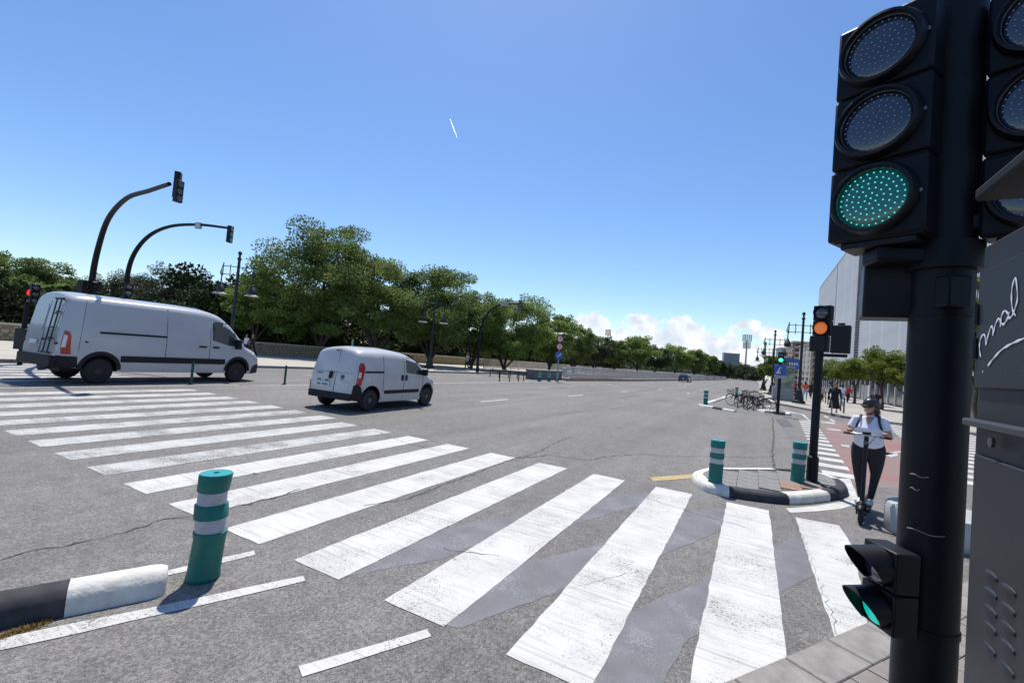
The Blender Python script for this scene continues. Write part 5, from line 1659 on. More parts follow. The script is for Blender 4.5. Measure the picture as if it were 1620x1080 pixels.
    for (A, K, F_) in legs:
        c = MB()
        z0 = F_.z - 0.08
        loft(c, [((F_.x, F_.y - .07, z0 + .045), .028, .03), ((F_.x, F_.y - .03, z0 + .05), .036, .05), ((F_.x, F_.y + .03, z0 + .045), .04, .045), ((F_.x, F_.y + .10, z0 + .036), .044, .035), ((F_.x, F_.y + .15, z0 + .03), .038, .028), ((F_.x, F_.y + .18, z0 + .026), .02, .018)], side=(1, 0, 0))
        c.box((F_.x, F_.y + 0.05, z0 + 0.012), (0.085, 0.25, 0.024))
        o = c.build('shoe', shoes, t)
        if close: remesh(o, 0.008, 2)
    # hair
    c = MB()
    q = hc + rot @ Vector((0, -0.022, 0.055)); c.ball(q, (0.088, 0.098, 0.082), 14, 10)
    q = hc + rot @ Vector((0, -0.045, 0.0)); c.ball(q, (0.082, 0.07, 0.085), 14, 10)
    if long_hair: loft(c, [(hc + rot @ Vector((0, -0.06, 0.03)), .08, .055), (hc + rot @ Vector((0, -0.085, -0.08)), .082, .045), (hc + rot @ Vector((0, -0.09, -0.2)), .06, .03), (hc + rot @ Vector((0, -0.09, -0.26)), .03, .015)])
    c.build('hair', hair, t)
    if extra: extra(t, bo, hc, rot)
    return t
def woman_extra(t, bo, hc, rot):
    # helmet with visor, strap, sunglasses, backpack straps
    c = MB()
    prof = [(0.118, -0.02), (0.124, 0.0), (0.122, 0.03), (0.112, 0.065), (0.09, 0.095), (0.055, 0.115), (0.02, 0.122), (0.001, 0.123)]
    m = MB().lathe(prof, 28, cap=False)
    m.v = [tuple(hc + rot @ Vector((x * 0.86, y * 1.12 - 0.018, z * 0.95 + 0.045 + (-0.02 * (y < -0.03) * min(1, -y / 0.12))))) for x, y, z in m.v]
    h = m.build('helmet', mat('helmet_black', (0.022, 0.023, 0.026), 0.35), t)
    so = h.modifiers.new('t', 'SOLIDIFY'); so.thickness = 0.014; so.offset = -1
    v = MB(); vv = []; ff = []
    for i in range(9):
        a = math.pi * (0.18 + 0.64 * i / 8)
        vv.append(hc + rot @ Vector((0.104 * math.cos(a), 0.112 * math.sin(a) + 0.0, 0.04)))
        vv.append(hc + rot @ Vector((0.115 * math.cos(a), 0.168 * math.sin(a) + 0.0, 0.022)))
    for i in range(8): ff.append((2 * i, 2 * i + 1, 2 * i + 3, 2 * i + 2))
    o = v.add(vv, ff).build('visor', BLK, h)
    so = o.modifiers.new('t', 'SOLIDIFY'); so.thickness = 0.007
    rg = MB()
    for k in (-1, 0, 1):
        rg.tube([hc + rot @ Vector((0.03 * k, 0.105 - 0.02 * abs(k), 0.09)), hc + rot @ Vector((0.034 * k, 0.03, 0.168)), hc + rot @ Vector((0.03 * k, -0.09, 0.13))], 0.006, 6)
    rg.build('ridge', BLK, h)
    st = MB()
    for sx in (-1, 1):
        st.tube(bez([hc + rot @ Vector((sx * 0.092, 0.0, 0.03)), hc + rot @ Vector((sx * 0.083, 0.02, -0.05)), hc + rot @ Vector((sx * 0.04, 0.045, -0.108)), hc + rot @ Vector((0, 0.055, -0.118))], 5), (0.0035, 0.008), 6)
    st.build('chin_strap', BLK, h)
    g = MB()
    for sx in (-1, 1):
        q = hc + rot @ Vector((sx * 0.034, 0.095, 0.004)); g.ball(q, (0.029, 0.012, 0.021), 12, 8)
        g.tube([hc + rot @ Vector((sx * 0.06, 0.09, 0.008)), hc + rot @ Vector((sx * 0.086, 0.0, 0.008))], 0.004, 6)
    g.tube([hc + rot @ Vector((-0.01, 0.104, 0.008)), hc + rot @ Vector((0.01, 0.104, 0.008))], 0.004, 6)
    g.build('sunglasses', mat('sunglass', (0.02, 0.015, 0.015), 0.1, coat=0.6), t)
    s = MB()
    for sx in (-1, 1):
        s.tube(bez([(sx * 0.12, -0.09, 1.36), (sx * 0.122, -0.02, 1.452), (sx * 0.125, 0.075, 1.405), (sx * 0.14, 0.132, 1.33), (sx * 0.165, 0.11, 1.24), (sx * 0.175, 0.0, 1.17)], 6), (0.005, 0.017), 8, up=(1, 0, 0))
    s.build('backpack_strap', NAVY, t)
    p = MB(); p.box((0, -0.20, 1.25), (0.28, 0.14, 0.38))
    p.build('backpack', NAVY, t, bevel=0.05)
    wd = MB().lathe([(0.031, -0.008), (0.033, 0), (0.031, 0.008)], 16, axis='X').build('watch_band', BLK, t)
    wd.location = WRIST_L

# scooter: front wheel towards the camera
SF = Vector((*(1.344, 7.470), 0)); 
hd_ = Vector((-0.25, -0.968, 0)).normalized()
sc = thing('kick_scooter', 'black electric kick scooter ridden by the woman with the helmet', 'scooter', SF - hd_ * 0.86, math.atan2(-hd_.x, hd_.y))
# local: +y forward, rear wheel at origin, front wheel at y = 0.86
for y in (0.0, 0.86):
    m = MB()
    ring = []
    R0, r0 = 0.095, 0.028
    m.lathe([(R0 + r0 * math.cos(q), r0 * 0.9 * math.sin(q)) for q in [2 * math.pi * k / 10 for k in range(11)]], 28, axis='X', cap=False)
    o = m.build('wheel', TYRE, sc); o.location = (0, y, 0.123)
    MB().lathe([(0.001, -0.02), (0.06, -0.018), (0.072, -0.008), (0.072, 0.008), (0.06, 0.018), (0.001, 0.02)], 20, axis='X', cap=False).build('hub', STEEL, o)
MB().box((0, 0.38, 0.155), (0.155, 0.62, 0.045)).build('deck', BLK, sc, bevel=0.012)
MB().tube(bez([(0, 0.66, 0.16), (0, 0.74, 0.20), (0, 0.775, 0.30)], 4), 0.03, 10).build('neck', BLK, sc)
STB, STT = Vector((0, 0.80, 0.26)), Vector((0, 0.66, 1.13))
MB().tube([STB, STT], 0.026, 12).build('stem', BLK, sc)
MB().tube([(0, 0.86, 0.25), STB + Vector((0, 0, 0.02))], 0.028, 8).build('head_tube', BLK, sc)
for sx in (-1, 1): MB().tube([(sx * 0.045, 0.86, 0.123), (sx * 0.045, 0.845, 0.27), (0, 0.82, 0.28)], 0.011, 8).build('fork', BLK, sc)
fd = MB(); vv = []; ff = []
for i in range(9):
    a = math.pi * (0.15 + 0.75 * i / 8)
    for x in (-0.04, 0.04): vv.append((x, 0.86 + 0.135 * math.cos(a), 0.123 + 0.135 * math.sin(a)))
for i in range(8): ff.append((2 * i, 2 * i + 1, 2 * i + 3, 2 * i + 2))
o = fd.add(vv, ff).build('mudguard', BLK, sc); so = o.modifiers.new('t', 'SOLIDIFY'); so.thickness = 0.005
HB = 0.185
MB().tube(bez([(-HB, 0.63, 1.14), (-0.1, 0.655, 1.15), (0.1, 0.655, 1.15), (HB, 0.63, 1.14)], 5), 0.012, 10).build('handlebar', STEELL, sc)
for sx in (-1, 1): MB().tube([(sx * (HB + 0.07), 0.615, 1.138), (sx * (HB - 0.05), 0.635, 1.142)], 0.017, 10).build('grip', BLK, sc)
MB().box((0, 0.67, 1.175), (0.09, 0.07, 0.03)).build('display', BLK, sc, bevel=0.006)
MB().tube([(0, 0.715, 1.05), (0, 0.74, 1.05)], 0.026, 12).build('front_lamp', STEEL, sc)
for sx in (-1, 1): MB().tube([(sx * 0.12, 0.64, 1.15), (sx * 0.17, 0.70, 1.14)], 0.006, 6).build('brake_lever', BLK, sc)
MB().tube(bez([(-0.1, 0.66, 1.15), (-0.06, 0.76, 1.08), (0.0, 0.75, 0.95), (0.0, 0.71, 0.8)], 6), 0.004, 5).build('brake_cable', BLK, sc)
# the woman stands on the deck, deck top at 0.178
WH = 1.43
ws = WH / 1.7
fx = Vector((0, 0.30, 0.178))
wpos = sc.location + Matrix.Rotation(sc.rotation_euler.z, 3, 'Z') @ fx
wrz = sc.rotation_euler.z
# hands in the woman's own frame
def to_w(p):
    q = (Vector(p) - fx) / ws
    return q
HR = to_w((HB + 0.015, 0.53, 1.175)); HL = to_w((-(HB + 0.015), 0.53, 1.175))
WRIST_L = HL + Vector((0, -0.03, 0.0))
person('woman in white t-shirt and black trousers with black helmet riding the electric scooter', wpos, wrz, WH, fat=1.32, close=True, head_turn=R(-30),
       arms=[(Vector((0.275, 0.05, 1.12)), HR), (Vector((-0.275, 0.05, 1.12)), HL)], long_hair=True, extra=woman_extra, stride=0.0)

def bag(t, bo, hc, rot):
    MB().box((0.26, 0.02, 0.85), (0.10, 0.28, 0.24)).build('handbag', BLKC, t, bevel=0.03)
    MB().tube([(0.26, -0.08, 0.95), (0.17, 0.0, 1.42), (0.26, 0.10, 0.95)], 0.01, 6).build('bag_strap', BLKC, t)
walk = 'pedestrians on the plaza'
PZ = 0.12
person('woman in long black clothes with a dark bag walking on the plaza kerb', (*(4.244, 31.913), PZ), R(170), 1.80, 1.15, top=BLKC, trousers=BLKC, shoes=BLKC, stride=0.6, long_hair=True, sleeves=1, skirt=True, group=walk, extra=bag)
person('person dressed in dark with light arms standing beside the nearest clipped tree', (*(5.733, 29.869), PZ), R(150), 1.62, 1.1, top=BLKC, trousers=BLKC, shoes=BLKC, stride=0.3, long_hair=True, sleeves=0.5, group=walk)
person('small child in pink beside the dark-dressed adult', (*(5.485, 28.050), PZ), R(160), 0.72, 1.2, top=PNKC, trousers=PNKC, shoes=PNKC, stride=0.2, group=walk)
person('person in pale shirt and jeans walking beneath the clipped trees', (*(6.535, 45.641), PZ), R(20), 1.75, 1.0, top=SHIRT, trousers=BLUC, stride=0.6, group=walk, hair=BLKC)
person('person in orange top and pale trousers with a bag walking away on the plaza', (*(4.393, 50.177), PZ), R(-10), 1.8, 1.05, top=ORC, trousers=BLUC, stride=0.6, group=walk, long_hair=True, sleeves=1, extra=bag)
person('person in red top beside the ornate lamp base', (*(3.964, 55.623), PZ), R(10), 1.8, 1.1, top=REDC, trousers=BLKC, stride=0.5, group=walk, sleeves=1)
person('person in dark jacket walking behind the amber signal post', (*(5.532, 57.603), PZ), R(10), 1.8, 1.1, top=BLKC, trousers=BLKC, stride=0.5, group=walk, sleeves=1)
person('person in beige top half hidden right of the amber signal post', (*(4.020, 36.335), PZ), R(20), 1.7, 1.0, top=BEIC, trousers=BLKC, stride=0.4, group=walk)
person('distant person in red standing under the clipped trees', (*(8.300, 54.550), PZ), R(200), 1.75, 1.0, top=REDC, trousers=BLKC, stride=0.2, group=walk, sleeves=1)
fr = 'pedestrians on the far pavement'
person('person in black walking past the park wall ahead of the large van', (*(-35.385, 21.879), PZ), R(190), 1.75, 1.0, top=BLKC, trousers=BLKC, shoes=BLKC, stride=0.7, group=fr, sleeves=1)
person('person in white shirt close behind the one in black by the park wall', (*(-36.430, 21.997), PZ), R(190), 1.7, 1.0, top=SHIRT, trousers=BLKC, stride=0.4, group=fr)
person('person in grey shirt by the park wall left of the far railing', (*(-24.645, 36.764), PZ), R(160), 1.75, 1.0, top=BEIC, trousers=BLKC, stride=0.3, group=fr)

# ------------------------------------------------------------ bicycles and racks
def bicycle(label, loc, rz, col, basket=False, lean=0.0):
    t = thing('bicycle', label, 'bicycle', (*loc, 0) if len(loc) == 2 else loc, rz, 'parked bicycles')
    t.rotation_euler = (0, lean, rz)
    for y in (-0.52, 0.52):
        w_ = MB().lathe([(0.335 + 0.018 * math.cos(q), 0.018 * math.sin(q)) for q in [2 * math.pi * k / 6 for k in range(7)]], 26, axis='X', cap=False).build('wheel', TYRE, t)
        w_.location = (0, y, 0.35)
        sp = MB()
        for k in range(14):
            a = 2 * math.pi * k / 14
            sp.tube([(0.02 * (-1) ** k, 0, 0), (0, 0.32 * math.cos(a), 0.32 * math.sin(a))], 0.0022, 3, cap=False)
        sp.tube([(-0.05, 0, 0), (0.05, 0, 0)], 0.018, 6)
        sp.build('spokes', STEELL, w_)
    f = MB()
    bbk = (0, -0.06, 0.30); st = (0, -0.22, 0.80); hd = (0, 0.36, 0.84); hb2 = (0, 0.40, 0.70)
    for a, b in ((bbk, st), (st, (0, 0.355, 0.86)), (bbk, hb2), (hd, hb2)): f.tube([a, b], 0.017, 7)
    for sx in (-1, 1):
        f.tube([bbk, (sx * 0.05, -0.52, 0.35)], 0.009, 6); f.tube([st, (sx * 0.05, -0.52, 0.35)], 0.008, 6)
        f.tube([hb2, (sx * 0.05, 0.52, 0.35)], 0.011, 6)
        m_ = None
    f.build('frame', col, t)
    MB().tube([st, (0, -0.25, 0.95)], 0.013, 7).build('seat_post', STEELL, t)
    MB().ball((0, -0.25, 0.97), (0.07, 0.13, 0.035), 10, 6).build('saddle', BLK, t)
    hbr = MB().tube([hd, (0, 0.35, 1.0)], 0.013, 7)
    hbr.tube(bez([(-0.29, 0.22, 1.03), (-0.18, 0.34, 1.03), (0, 0.37, 1.0), (0.18, 0.34, 1.03), (0.29, 0.22, 1.03)], 4), 0.012, 7)
    hbr.build('handlebar', IRON, t)
    ck = MB().lathe([(0.09, 0.04), (0.09, 0.046), (0.001, 0.046)], 16, c=(0, -0.06, 0.30), axis='X')
    ck.tube([(0.05, -0.06, 0.30), (0.07, 0.05, 0.17)], 0.01, 5).tube([(-0.05, -0.06, 0.30), (-0.07, -0.17, 0.43)], 0.01, 5)
    ck.box((0.11, 0.05, 0.17), (0.08, 0.06, 0.02)).box((-0.11, -0.17, 0.43), (0.08, 0.06, 0.02))
    ck.build('crank', STEEL, t)
    md = MB()
    for y in (-0.52, 0.52):
        md.tube([(0, y + 0.375 * math.cos(a), 0.35 + 0.375 * math.sin(a)) for a in [math.pi * (0.1 + 0.75 * k / 8) for k in range(9)]], (0.022, 0.004), 5, up=(1, 0, 0))
    md.build('mudguard', col, t)
    if basket:
        bk = MB()
        for k in range(5):
            z = 0.78 + 0.05 * k
            s_ = 0.12 + 0.01 * k
            bk.tube([(-s_, 0.48, z), (s_, 0.48, z), (s_, 0.72, z), (-s_, 0.72, z), (-s_, 0.48, z)], 0.004, 4)
        for x in (-.15, -.07, 0, .07, .15):
            for y in (0.48, 0.72): bk.tube([(x * .8, y, 0.78), (x, y, 0.98)], 0.004, 4)
        for y in (.54, .6, .66):
            for x in (-.12, .12): bk.tube([(x, y, 0.78), (x * 1.25, y, 0.98)], 0.004, 4)
        bk.build('basket', IRON, t)
    return t
BC = [(-0.706, 29.692), (-0.420, 32.454), (-0.123, 30.993), (0.146, 29.669), (0.300, 34.146)]
cols = [IRON, mat('frame_black', (0.01, 0.01, 0.012), 0.3), STEELL, mat('frame_dark_red', (0.12, 0.02, 0.02), 0.3), mat('frame_navy', (0.01, 0.02, 0.06), 0.3)]
lbs = ['leftmost parked bicycle with its whole front wheel showing', 'second parked bicycle from the left behind the rack hoop', 'silver bicycle in the middle of the parked group', 'fourth parked bicycle nearest the road kerb with wire basket', 'rightmost parked bicycle with a wire basket']
ang = [62, 50, 75, 58, 80]
bx0 = Vector((-0.625, 31.972)); bx1 = Vector((0.079, 32.865))
spots = [(-0.62, 30.6), (-0.25, 29.3), (-0.02, 30.9), (0.25, 28.6), (0.42, 30.2)]
for k in range(5):
    bicycle(lbs[k], spots[k], R(ang[k]), cols[k], basket=k in (0, 3, 4), lean=R((-4, 6, 3, -5, 5)[k]))
for k, p in enumerate([(-0.5, 28.9), (0.0, 28.1), (0.45, 29.2)]):
    t = thing('bicycle_rack', ['left', 'middle', 'right'][k] + ' metal hoop rack among the parked bicycles', 'bicycle rack', (*p, 0), R(60), 'hoop racks')
    MB().tube(bez([(-0.3, 0, 0), (-0.3, 0, 0.6), (-0.22, 0, 0.78), (0.22, 0, 0.78), (0.3, 0, 0.6), (0.3, 0, 0)], 4), 0.028, 8).build('hoop', STEEL, t)

# ------------------------------------------------------------ trees
def leafmat(name, a, b, tr=0.25):
    m = bpy.data.materials.new(name); m.use_nodes = True
    nt = m.node_tree
    bs = nt.nodes['Principled BSDF']
    at = nt.nodes.new('ShaderNodeAttribute'); at.attribute_name = 'tint'
    r = nt.nodes.new('ShaderNodeValToRGB')
    r.color_ramp.elements[0].color = (*a, 1); r.color_ramp.elements[1].color = (*b, 1)
    nt.links.new(at.outputs['Fac'], r.inputs[0])
    nt.links.new(r.outputs[0], bs.inputs['Base Color'])
    bs.inputs['Roughness'].default_value = 0.6
    bs.inputs['Specular IOR Level'].default_value = 0.25
    tl = nt.nodes.new('ShaderNodeBsdfTranslucent')
    hs = nt.nodes.new('ShaderNodeHueSaturation'); hs.inputs['Value'].default_value = 1.5
    nt.links.new(r.outputs[0], hs.inputs['Color']); nt.links.new(hs.outputs[0], tl.inputs[0])
    mx = nt.nodes.new('ShaderNodeMixShader'); mx.inputs[0].default_value = tr
    nt.links.new(bs.outputs[0], mx.inputs[1]); nt.links.new(tl.outputs[0], mx.inputs[2])
    nt.links.new(mx.outputs[0], nt.nodes['Material Output'].inputs[0])
    return m
LEAF = leafmat('leaf_mid_green', (0.066, 0.108, 0.026), (0.235, 0.305, 0.082), 0.26)
LEAFY = leafmat('leaf_bright_green', (0.10, 0.16, 0.03), (0.26, 0.35, 0.085), 0.28)
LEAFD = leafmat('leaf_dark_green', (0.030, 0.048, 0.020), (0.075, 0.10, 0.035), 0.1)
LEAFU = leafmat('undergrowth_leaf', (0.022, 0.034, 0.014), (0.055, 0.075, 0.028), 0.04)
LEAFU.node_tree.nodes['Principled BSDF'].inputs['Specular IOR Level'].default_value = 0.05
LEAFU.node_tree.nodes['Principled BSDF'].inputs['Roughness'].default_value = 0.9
LEAFP = leafmat('needle_green', (0.04, 0.05, 0.022), (0.09, 0.10, 0.045), 0.05)
LEAFO = leafmat('orange_tree_leaf', (0.06, 0.10, 0.015), (0.20, 0.24, 0.035), 0.3)
def leaf_mesh(name, clumps, nleaf, size, m, rnd, droop=0.3, aspect=0.42):
    """clumps: (centre, (rx, ry, rz)); each leaf a folded quad"""
    vv = []; ff = []; tint = []
    tot = sum(c[1][0] * c[1][1] + c[1][2] ** 2 for c in clumps)
    for (c, r) in clumps:
        n = int(nleaf * (r[0] * r[1] + r[2] ** 2) / tot)
        ct = rnd.uniform(-0.30, 0.22)
        for i in range(n):
            # denser towards the clump's surface
            d = Vector((rnd.gauss(0, 1), rnd.gauss(0, 1), rnd.gauss(0, 1))).normalized()
            q = rnd.random() ** 0.45
            # sprays: leaves gather in little tufts
            p = Vector((c[0] + d.x * r[0] * q, c[1] + d.y * r[1] * q, c[2] + d.z * r[2] * q))
            a = (d + Vector((rnd.gauss(0, .7), rnd.gauss(0, .7), rnd.gauss(0, .6) - droop))).normalized()
            b = a.cross(Vector((rnd.gauss(0, 1), rnd.gauss(0, 1), rnd.gauss(0, 1) + 1.2)))
            if b.length < 1e-3: continue
            b.normalize()
            s_ = size * rnd.uniform(0.6, 1.35)
            nn = a.cross(b) * (s_ * 0.12)
            k = len(vv)
            vv += [p, p + a * s_ * 0.5 + b * s_ * aspect + nn, p + a * s_, p + a * s_ * 0.5 - b * s_ * aspect + nn]
            ff.append((k, k + 1, k + 2, k + 3))
            tint.append(min(1, max(0, rnd.random() * 0.8 + 0.1 + ct)))
    me = bpy.data.meshes.new(name)
    me.from_pydata([tuple(p) for p in vv], [], ff)
    me.materials.append(m)
    at = me.attributes.new('tint', 'FLOAT', 'FACE')
    at.data.foreach_set('value', tint)
    return me
def tree(label, loc, h, rx, seed, m=LEAF, nleaf=14000, size=0.16, base=0.28, name='broadleaf_tree', cat='tree', group=None, flat=1.0, bark=BARK, nclump=46, ry=None, trunk_r=None, zbase=0.0, open_=0.5, rzfac=0.4):
    rnd = random.Random(seed)
    t = thing(name, label, cat, (loc[0], loc[1], zbase), 0, group)
    ry = ry or rx
    zc0 = h * base
    ctr = Vector((0, 0, (h + zc0) / 2)); hz = (h - zc0) / 2
    tr = trunk_r or h * 0.022
    w = MB()
    fork = Vector((rnd.uniform(-.2, .2), rnd.uniform(-.2, .2), zc0 * 0.85))
    w.tube([(0, 0, 0), (0.03, 0.02, 0.25), fork * 0.5 + Vector((rnd.uniform(-.1, .1), 0, 0)), fork], [tr * 1.5, tr * 1.1, tr, tr * 0.9], 8)
    w.build('trunk', bark, t)
    limbs = MB()
    clumps = []
    nl = 7
    tips = []
    for k in range(nl):
        a = 2 * math.pi * (k + rnd.uniform(-.25, .25)) / nl
        e = Vector((math.cos(a) * rx * rnd.uniform(.35, .75), math.sin(a) * ry * rnd.uniform(.35, .75), ctr.z + hz * rnd.uniform(-.35, .6)))
        if k == 0: e = Vector((rnd.uniform(-.2, .2) * rx, rnd.uniform(-.2, .2) * ry, ctr.z + hz * .7))
        mid = fork.lerp(e, .5) + Vector((0, 0, -hz * .05)) + Vector((rnd.uniform(-.3, .3), rnd.uniform(-.3, .3), 0))
        limbs.tube(bez([fork - Vector((0, 0, .2)), mid, e], 4), [tr * .6 * (1 - .75 * q / 8) for q in range(9)], 6)
        tips.append((mid, e))
    for k in range(nclump):
        # points on/in an uneven ellipsoid
        u = rnd.uniform(-1, 1); a = rnd.uniform(0, 2 * math.pi)
        s_ = math.sqrt(1 - u * u)
        q = rnd.uniform(open_, 1.0) ** 0.7
        uz = u * (0.92 if u > 0 else 0.8)
        k_ = rnd.uniform(0.66, 1.10)
        p = Vector((math.cos(a) * s_ * rx * q * k_, math.sin(a) * s_ * ry * q * k_, ctr.z + uz * hz * q * k_ * flat))
        cr_ = rx * rnd.uniform(.16, .30)
        clumps.append((p, (cr_, cr_, cr_ * rnd.uniform(.38, .62) * (rzfac / .4))))
        mid, e = min(tips, key=lambda te: (te[1] - p).length)
        s0 = mid.lerp(e, rnd.uniform(.3, 1))
        limbs.tube([s0, s0.lerp(p, .5) + Vector((0, 0, rnd.uniform(-.1, .2))), p], [tr * .22, tr * .14, tr * .05], 4, cap=False)
        for z in range(2):
            p2 = p + Vector((rnd.gauss(0, .6), rnd.gauss(0, .6), rnd.gauss(0, .35))) * cr_
            r2 = cr_ * rnd.uniform(.3, .6)
            clumps.append((p2, (r2, r2, r2 * .6)))
    limbs.build('limb', bark, t)
    cm = leaf_mesh('crown', clumps, nleaf, size, m, rnd)
    obj('crown', cm, t)
    return t
def px_tree(label, px, top, d, wpx, seed, **k):
    pass
TREES = [
    # label, xy, height, crown radius, seed, material, leaves, leaf size, base fraction
    ('tallest tree, wide ragged crown above the small van', (-39.120, 31.233), (-39.907, 30.254, 14.068)[2], 7.0, 1, LEAF, 36000, .22, .10),
    ('broad tree directly right of the tallest one', (-35.033, 34.561), (-35.727, 33.698, 12.901)[2], 6.2, 2, LEAF, 30000, .22, .08),
    ('rounded tree with a flat top between the broad tree and the slim mast', (-30.953, 39.020), (-31.581, 38.239, 12.264)[2], 6.0, 3, LEAF, 30000, .22, .08),
    ('pale green tree behind the slim curved mast', (-26.193, 47.281), (-26.666, 46.693, 9.553)[2], 5.8, 4, LEAFY, 26000, .22, .06),
    ('tree left of the slim curved mast with a low crown', (-28.758, 43.634), (-29.281, 42.983, 10.090)[2], 4.6, 5, LEAF, 20000, .22, .06),
    ('tree behind the three round road signs', (-24.037, 55.270), (-24.470, 54.731, 8.885)[2], 3.6, 6, LEAFY, 14000, .24, .12),
    ('darker tree just right of the round road signs', (-25.268, 68.256), (-25.688, 67.732, 8.631)[2], 3.8, 7, LEAF, 12000, .26, .12),
    ('thin greyish tree near the small floodlight mast', (-26.144, 81.431), (-26.546, 80.930, 8.328)[2], 3.6, 8, LEAFD, 9000, .28, .1),
    ('small tree right of the small floodlight mast', (-25.795, 94.129), (-26.196, 93.630, 8.349)[2], 3.5, 9, LEAF, 9000, .3, .1),
    ('tree with spreading top midway along the railing', (-22.688, 101.490), (-23.191, 100.864, 10.246)[2], 5.0, 10, LEAFY, 14000, .3, .18),
    ('bushy tree behind the dark hatchback', (-19.030, 131.911), (-19.517, 131.305, 9.753)[2], 4.6, 11, LEAFY, 12000, .34, .15),
    ('tree right of the one behind the hatchback', (-16.101, 150.553), (-16.612, 149.917, 10.229)[2], 4.6, 12, LEAF, 10000, .36, .15),
    ('last tree of the row before the glass tower', (-13.827, 174.533), (-14.307, 173.935, 9.633)[2], 3.8, 13, LEAF, 8000, .4, .15),
    ('tree filling the gap between the two midway trees', (-21.932, 118.971), (-22.324, 118.484, 8.045)[2], 4.4, 14, LEAFD, 9000, .34, .15),
    ('light green tree behind the ornate lamp by the large van', (-41.092, 25.615), (-41.548, 25.047, 8.422)[2], 3.2, 15, LEAFY, 14000, .2, .2),
    ('tree at the left edge with a dark pointed top', (-75.002, 18.704), (-75.572, 17.996, 9.360)[2], 4.6, 16, LEAF, 18000, .24, .15),
    ('second tree from the left edge, lower and rounder', (-76.896, 22.222), (-77.396, 21.601, 8.355)[2], 3.2, 17, LEAF, 12000, .24, .15),
    ('bright green bushy tree behind the red pedestrian light', (-67.068, 16.173), (-67.423, 15.732, 5.513)[2], 4.4, 18, LEAFY, 18000, .2, .1),
    ('bright green low tree behind the rear of the large van', (-65.022, 18.418), (-65.404, 17.944, 5.931)[2], 3.8, 19, LEAFY, 16000, .2, .1),
    ('low tree leaning over the wall left of the tallest tree', (-41.621, 28.746), (-42.059, 28.201, 7.992)[2], 4.4, 20, LEAFY, 18000, .2, .08),
]
for (lb, xy, h, rx, sd_, m, nl, sz, bs) in TREES:
    tree(lb, xy, h, rx, sd_, m, int(nl * 1.5), sz * .82, bs, group='park trees behind the stone wall', nclump=58, open_=.42)
for i, (px, lb) in enumerate([(((-70.970, 24.316)), 'pine leftmost of the dark pine clump behind the large van'), (((-66.009, 25.843)), 'second pine of the dark clump, behind the lower mast'), (((-60.351, 26.609)), 'central and tallest pine of the dark clump'), (((-56.027, 27.804)), 'fourth pine of the dark clump, near the ornate lamp'), (((-52.263, 28.694)), 'rightmost pine of the dark clump')]):
    hh = [(-71.456, 23.711, 7.437)[2], (-66.539, 25.183, 8.597)[2], (-60.883, 25.948, 9.019)[2], (-56.515, 27.196, 8.397)[2], (-52.710, 28.139, 7.823)[2]][i]
    tree(lb, px, hh, 4.0, 40 + i, LEAFP, 26000, .13, .25, name='pine_tree', group='pines behind the large van', nclump=60)
# dark understory of the sunken park behind the wall
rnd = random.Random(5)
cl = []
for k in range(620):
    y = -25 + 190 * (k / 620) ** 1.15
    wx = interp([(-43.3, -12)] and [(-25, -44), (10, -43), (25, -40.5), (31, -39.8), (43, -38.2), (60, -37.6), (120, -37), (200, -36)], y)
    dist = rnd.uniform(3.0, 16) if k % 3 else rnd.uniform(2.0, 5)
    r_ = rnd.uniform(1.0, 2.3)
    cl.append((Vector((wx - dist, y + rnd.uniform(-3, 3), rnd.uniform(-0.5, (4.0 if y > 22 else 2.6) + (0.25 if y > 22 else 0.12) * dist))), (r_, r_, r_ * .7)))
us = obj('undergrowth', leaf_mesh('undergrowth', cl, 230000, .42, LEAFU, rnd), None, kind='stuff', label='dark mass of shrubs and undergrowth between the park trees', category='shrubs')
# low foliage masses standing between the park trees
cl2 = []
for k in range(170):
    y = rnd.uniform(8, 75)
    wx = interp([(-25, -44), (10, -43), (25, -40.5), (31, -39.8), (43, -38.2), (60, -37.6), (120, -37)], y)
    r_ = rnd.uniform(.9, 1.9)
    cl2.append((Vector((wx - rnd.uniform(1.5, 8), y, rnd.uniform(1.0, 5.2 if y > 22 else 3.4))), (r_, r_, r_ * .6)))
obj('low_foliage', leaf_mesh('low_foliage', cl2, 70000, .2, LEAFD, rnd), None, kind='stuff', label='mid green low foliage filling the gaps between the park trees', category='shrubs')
cl = []
for k in range(260):
    y = rnd.uniform(60, 420); x = -38 - rnd.uniform(0, 30) + (y - 60) * 0.06
    r_ = rnd.uniform(1.8, 3.2)
    cl.append((Vector((x, y, rnd.uniform(0, 5.0))), (r_, r_, r_ * .7)))
for k in range(160):
    y = rnd.uniform(330, 620); x = rnd.uniform(-70, 4)
    r_ = rnd.uniform(3, 5)
    cl.append((Vector((x, y, rnd.uniform(0, 8.0))), (r_, r_, r_ * .7)))
obj('distant_wood', leaf_mesh('distant_wood', cl, 60000, .9, LEAFD, rnd), None, kind='stuff', label='low dark belt of distant trees at the end of the avenue', category='trees')
for i, (px, top, d, rx, lb) in enumerate([(1136, 560, 190, 4.5, 'dark round tree standing just left of the glass tower'), (1176, 575, 260, 7, 'wide dark tree at the foot of the tall floodlight mast'), (1155, 574, 250, 6, 'dark tree in front of the glass tower'), (1196, 588, 240, 4, 'small olive tree at the very end of the avenue'), (1210, 584, 200, 3.5, 'distant tree left of the plaza orange trees')]):
    pass
FT = [((-12.898, 209.147), (-13.329, 208.610, 9.049)[2], 3.2, 'dark round tree standing just left of the glass tower'), ((-4.734, 293.175), (-4.576, 292.917, 10.114)[2], 8.0, 'wide dark tree at the foot of the tall floodlight mast'),
      ((-12.605, 277.565), (-13.071, 276.984, 9.309)[2], 6.0, 'dark tree in front of the glass tower'), ((1.582, 273.830), (1.348, 273.539, 5.951)[2], 4.0, 'small olive tree at the very end of the avenue')]
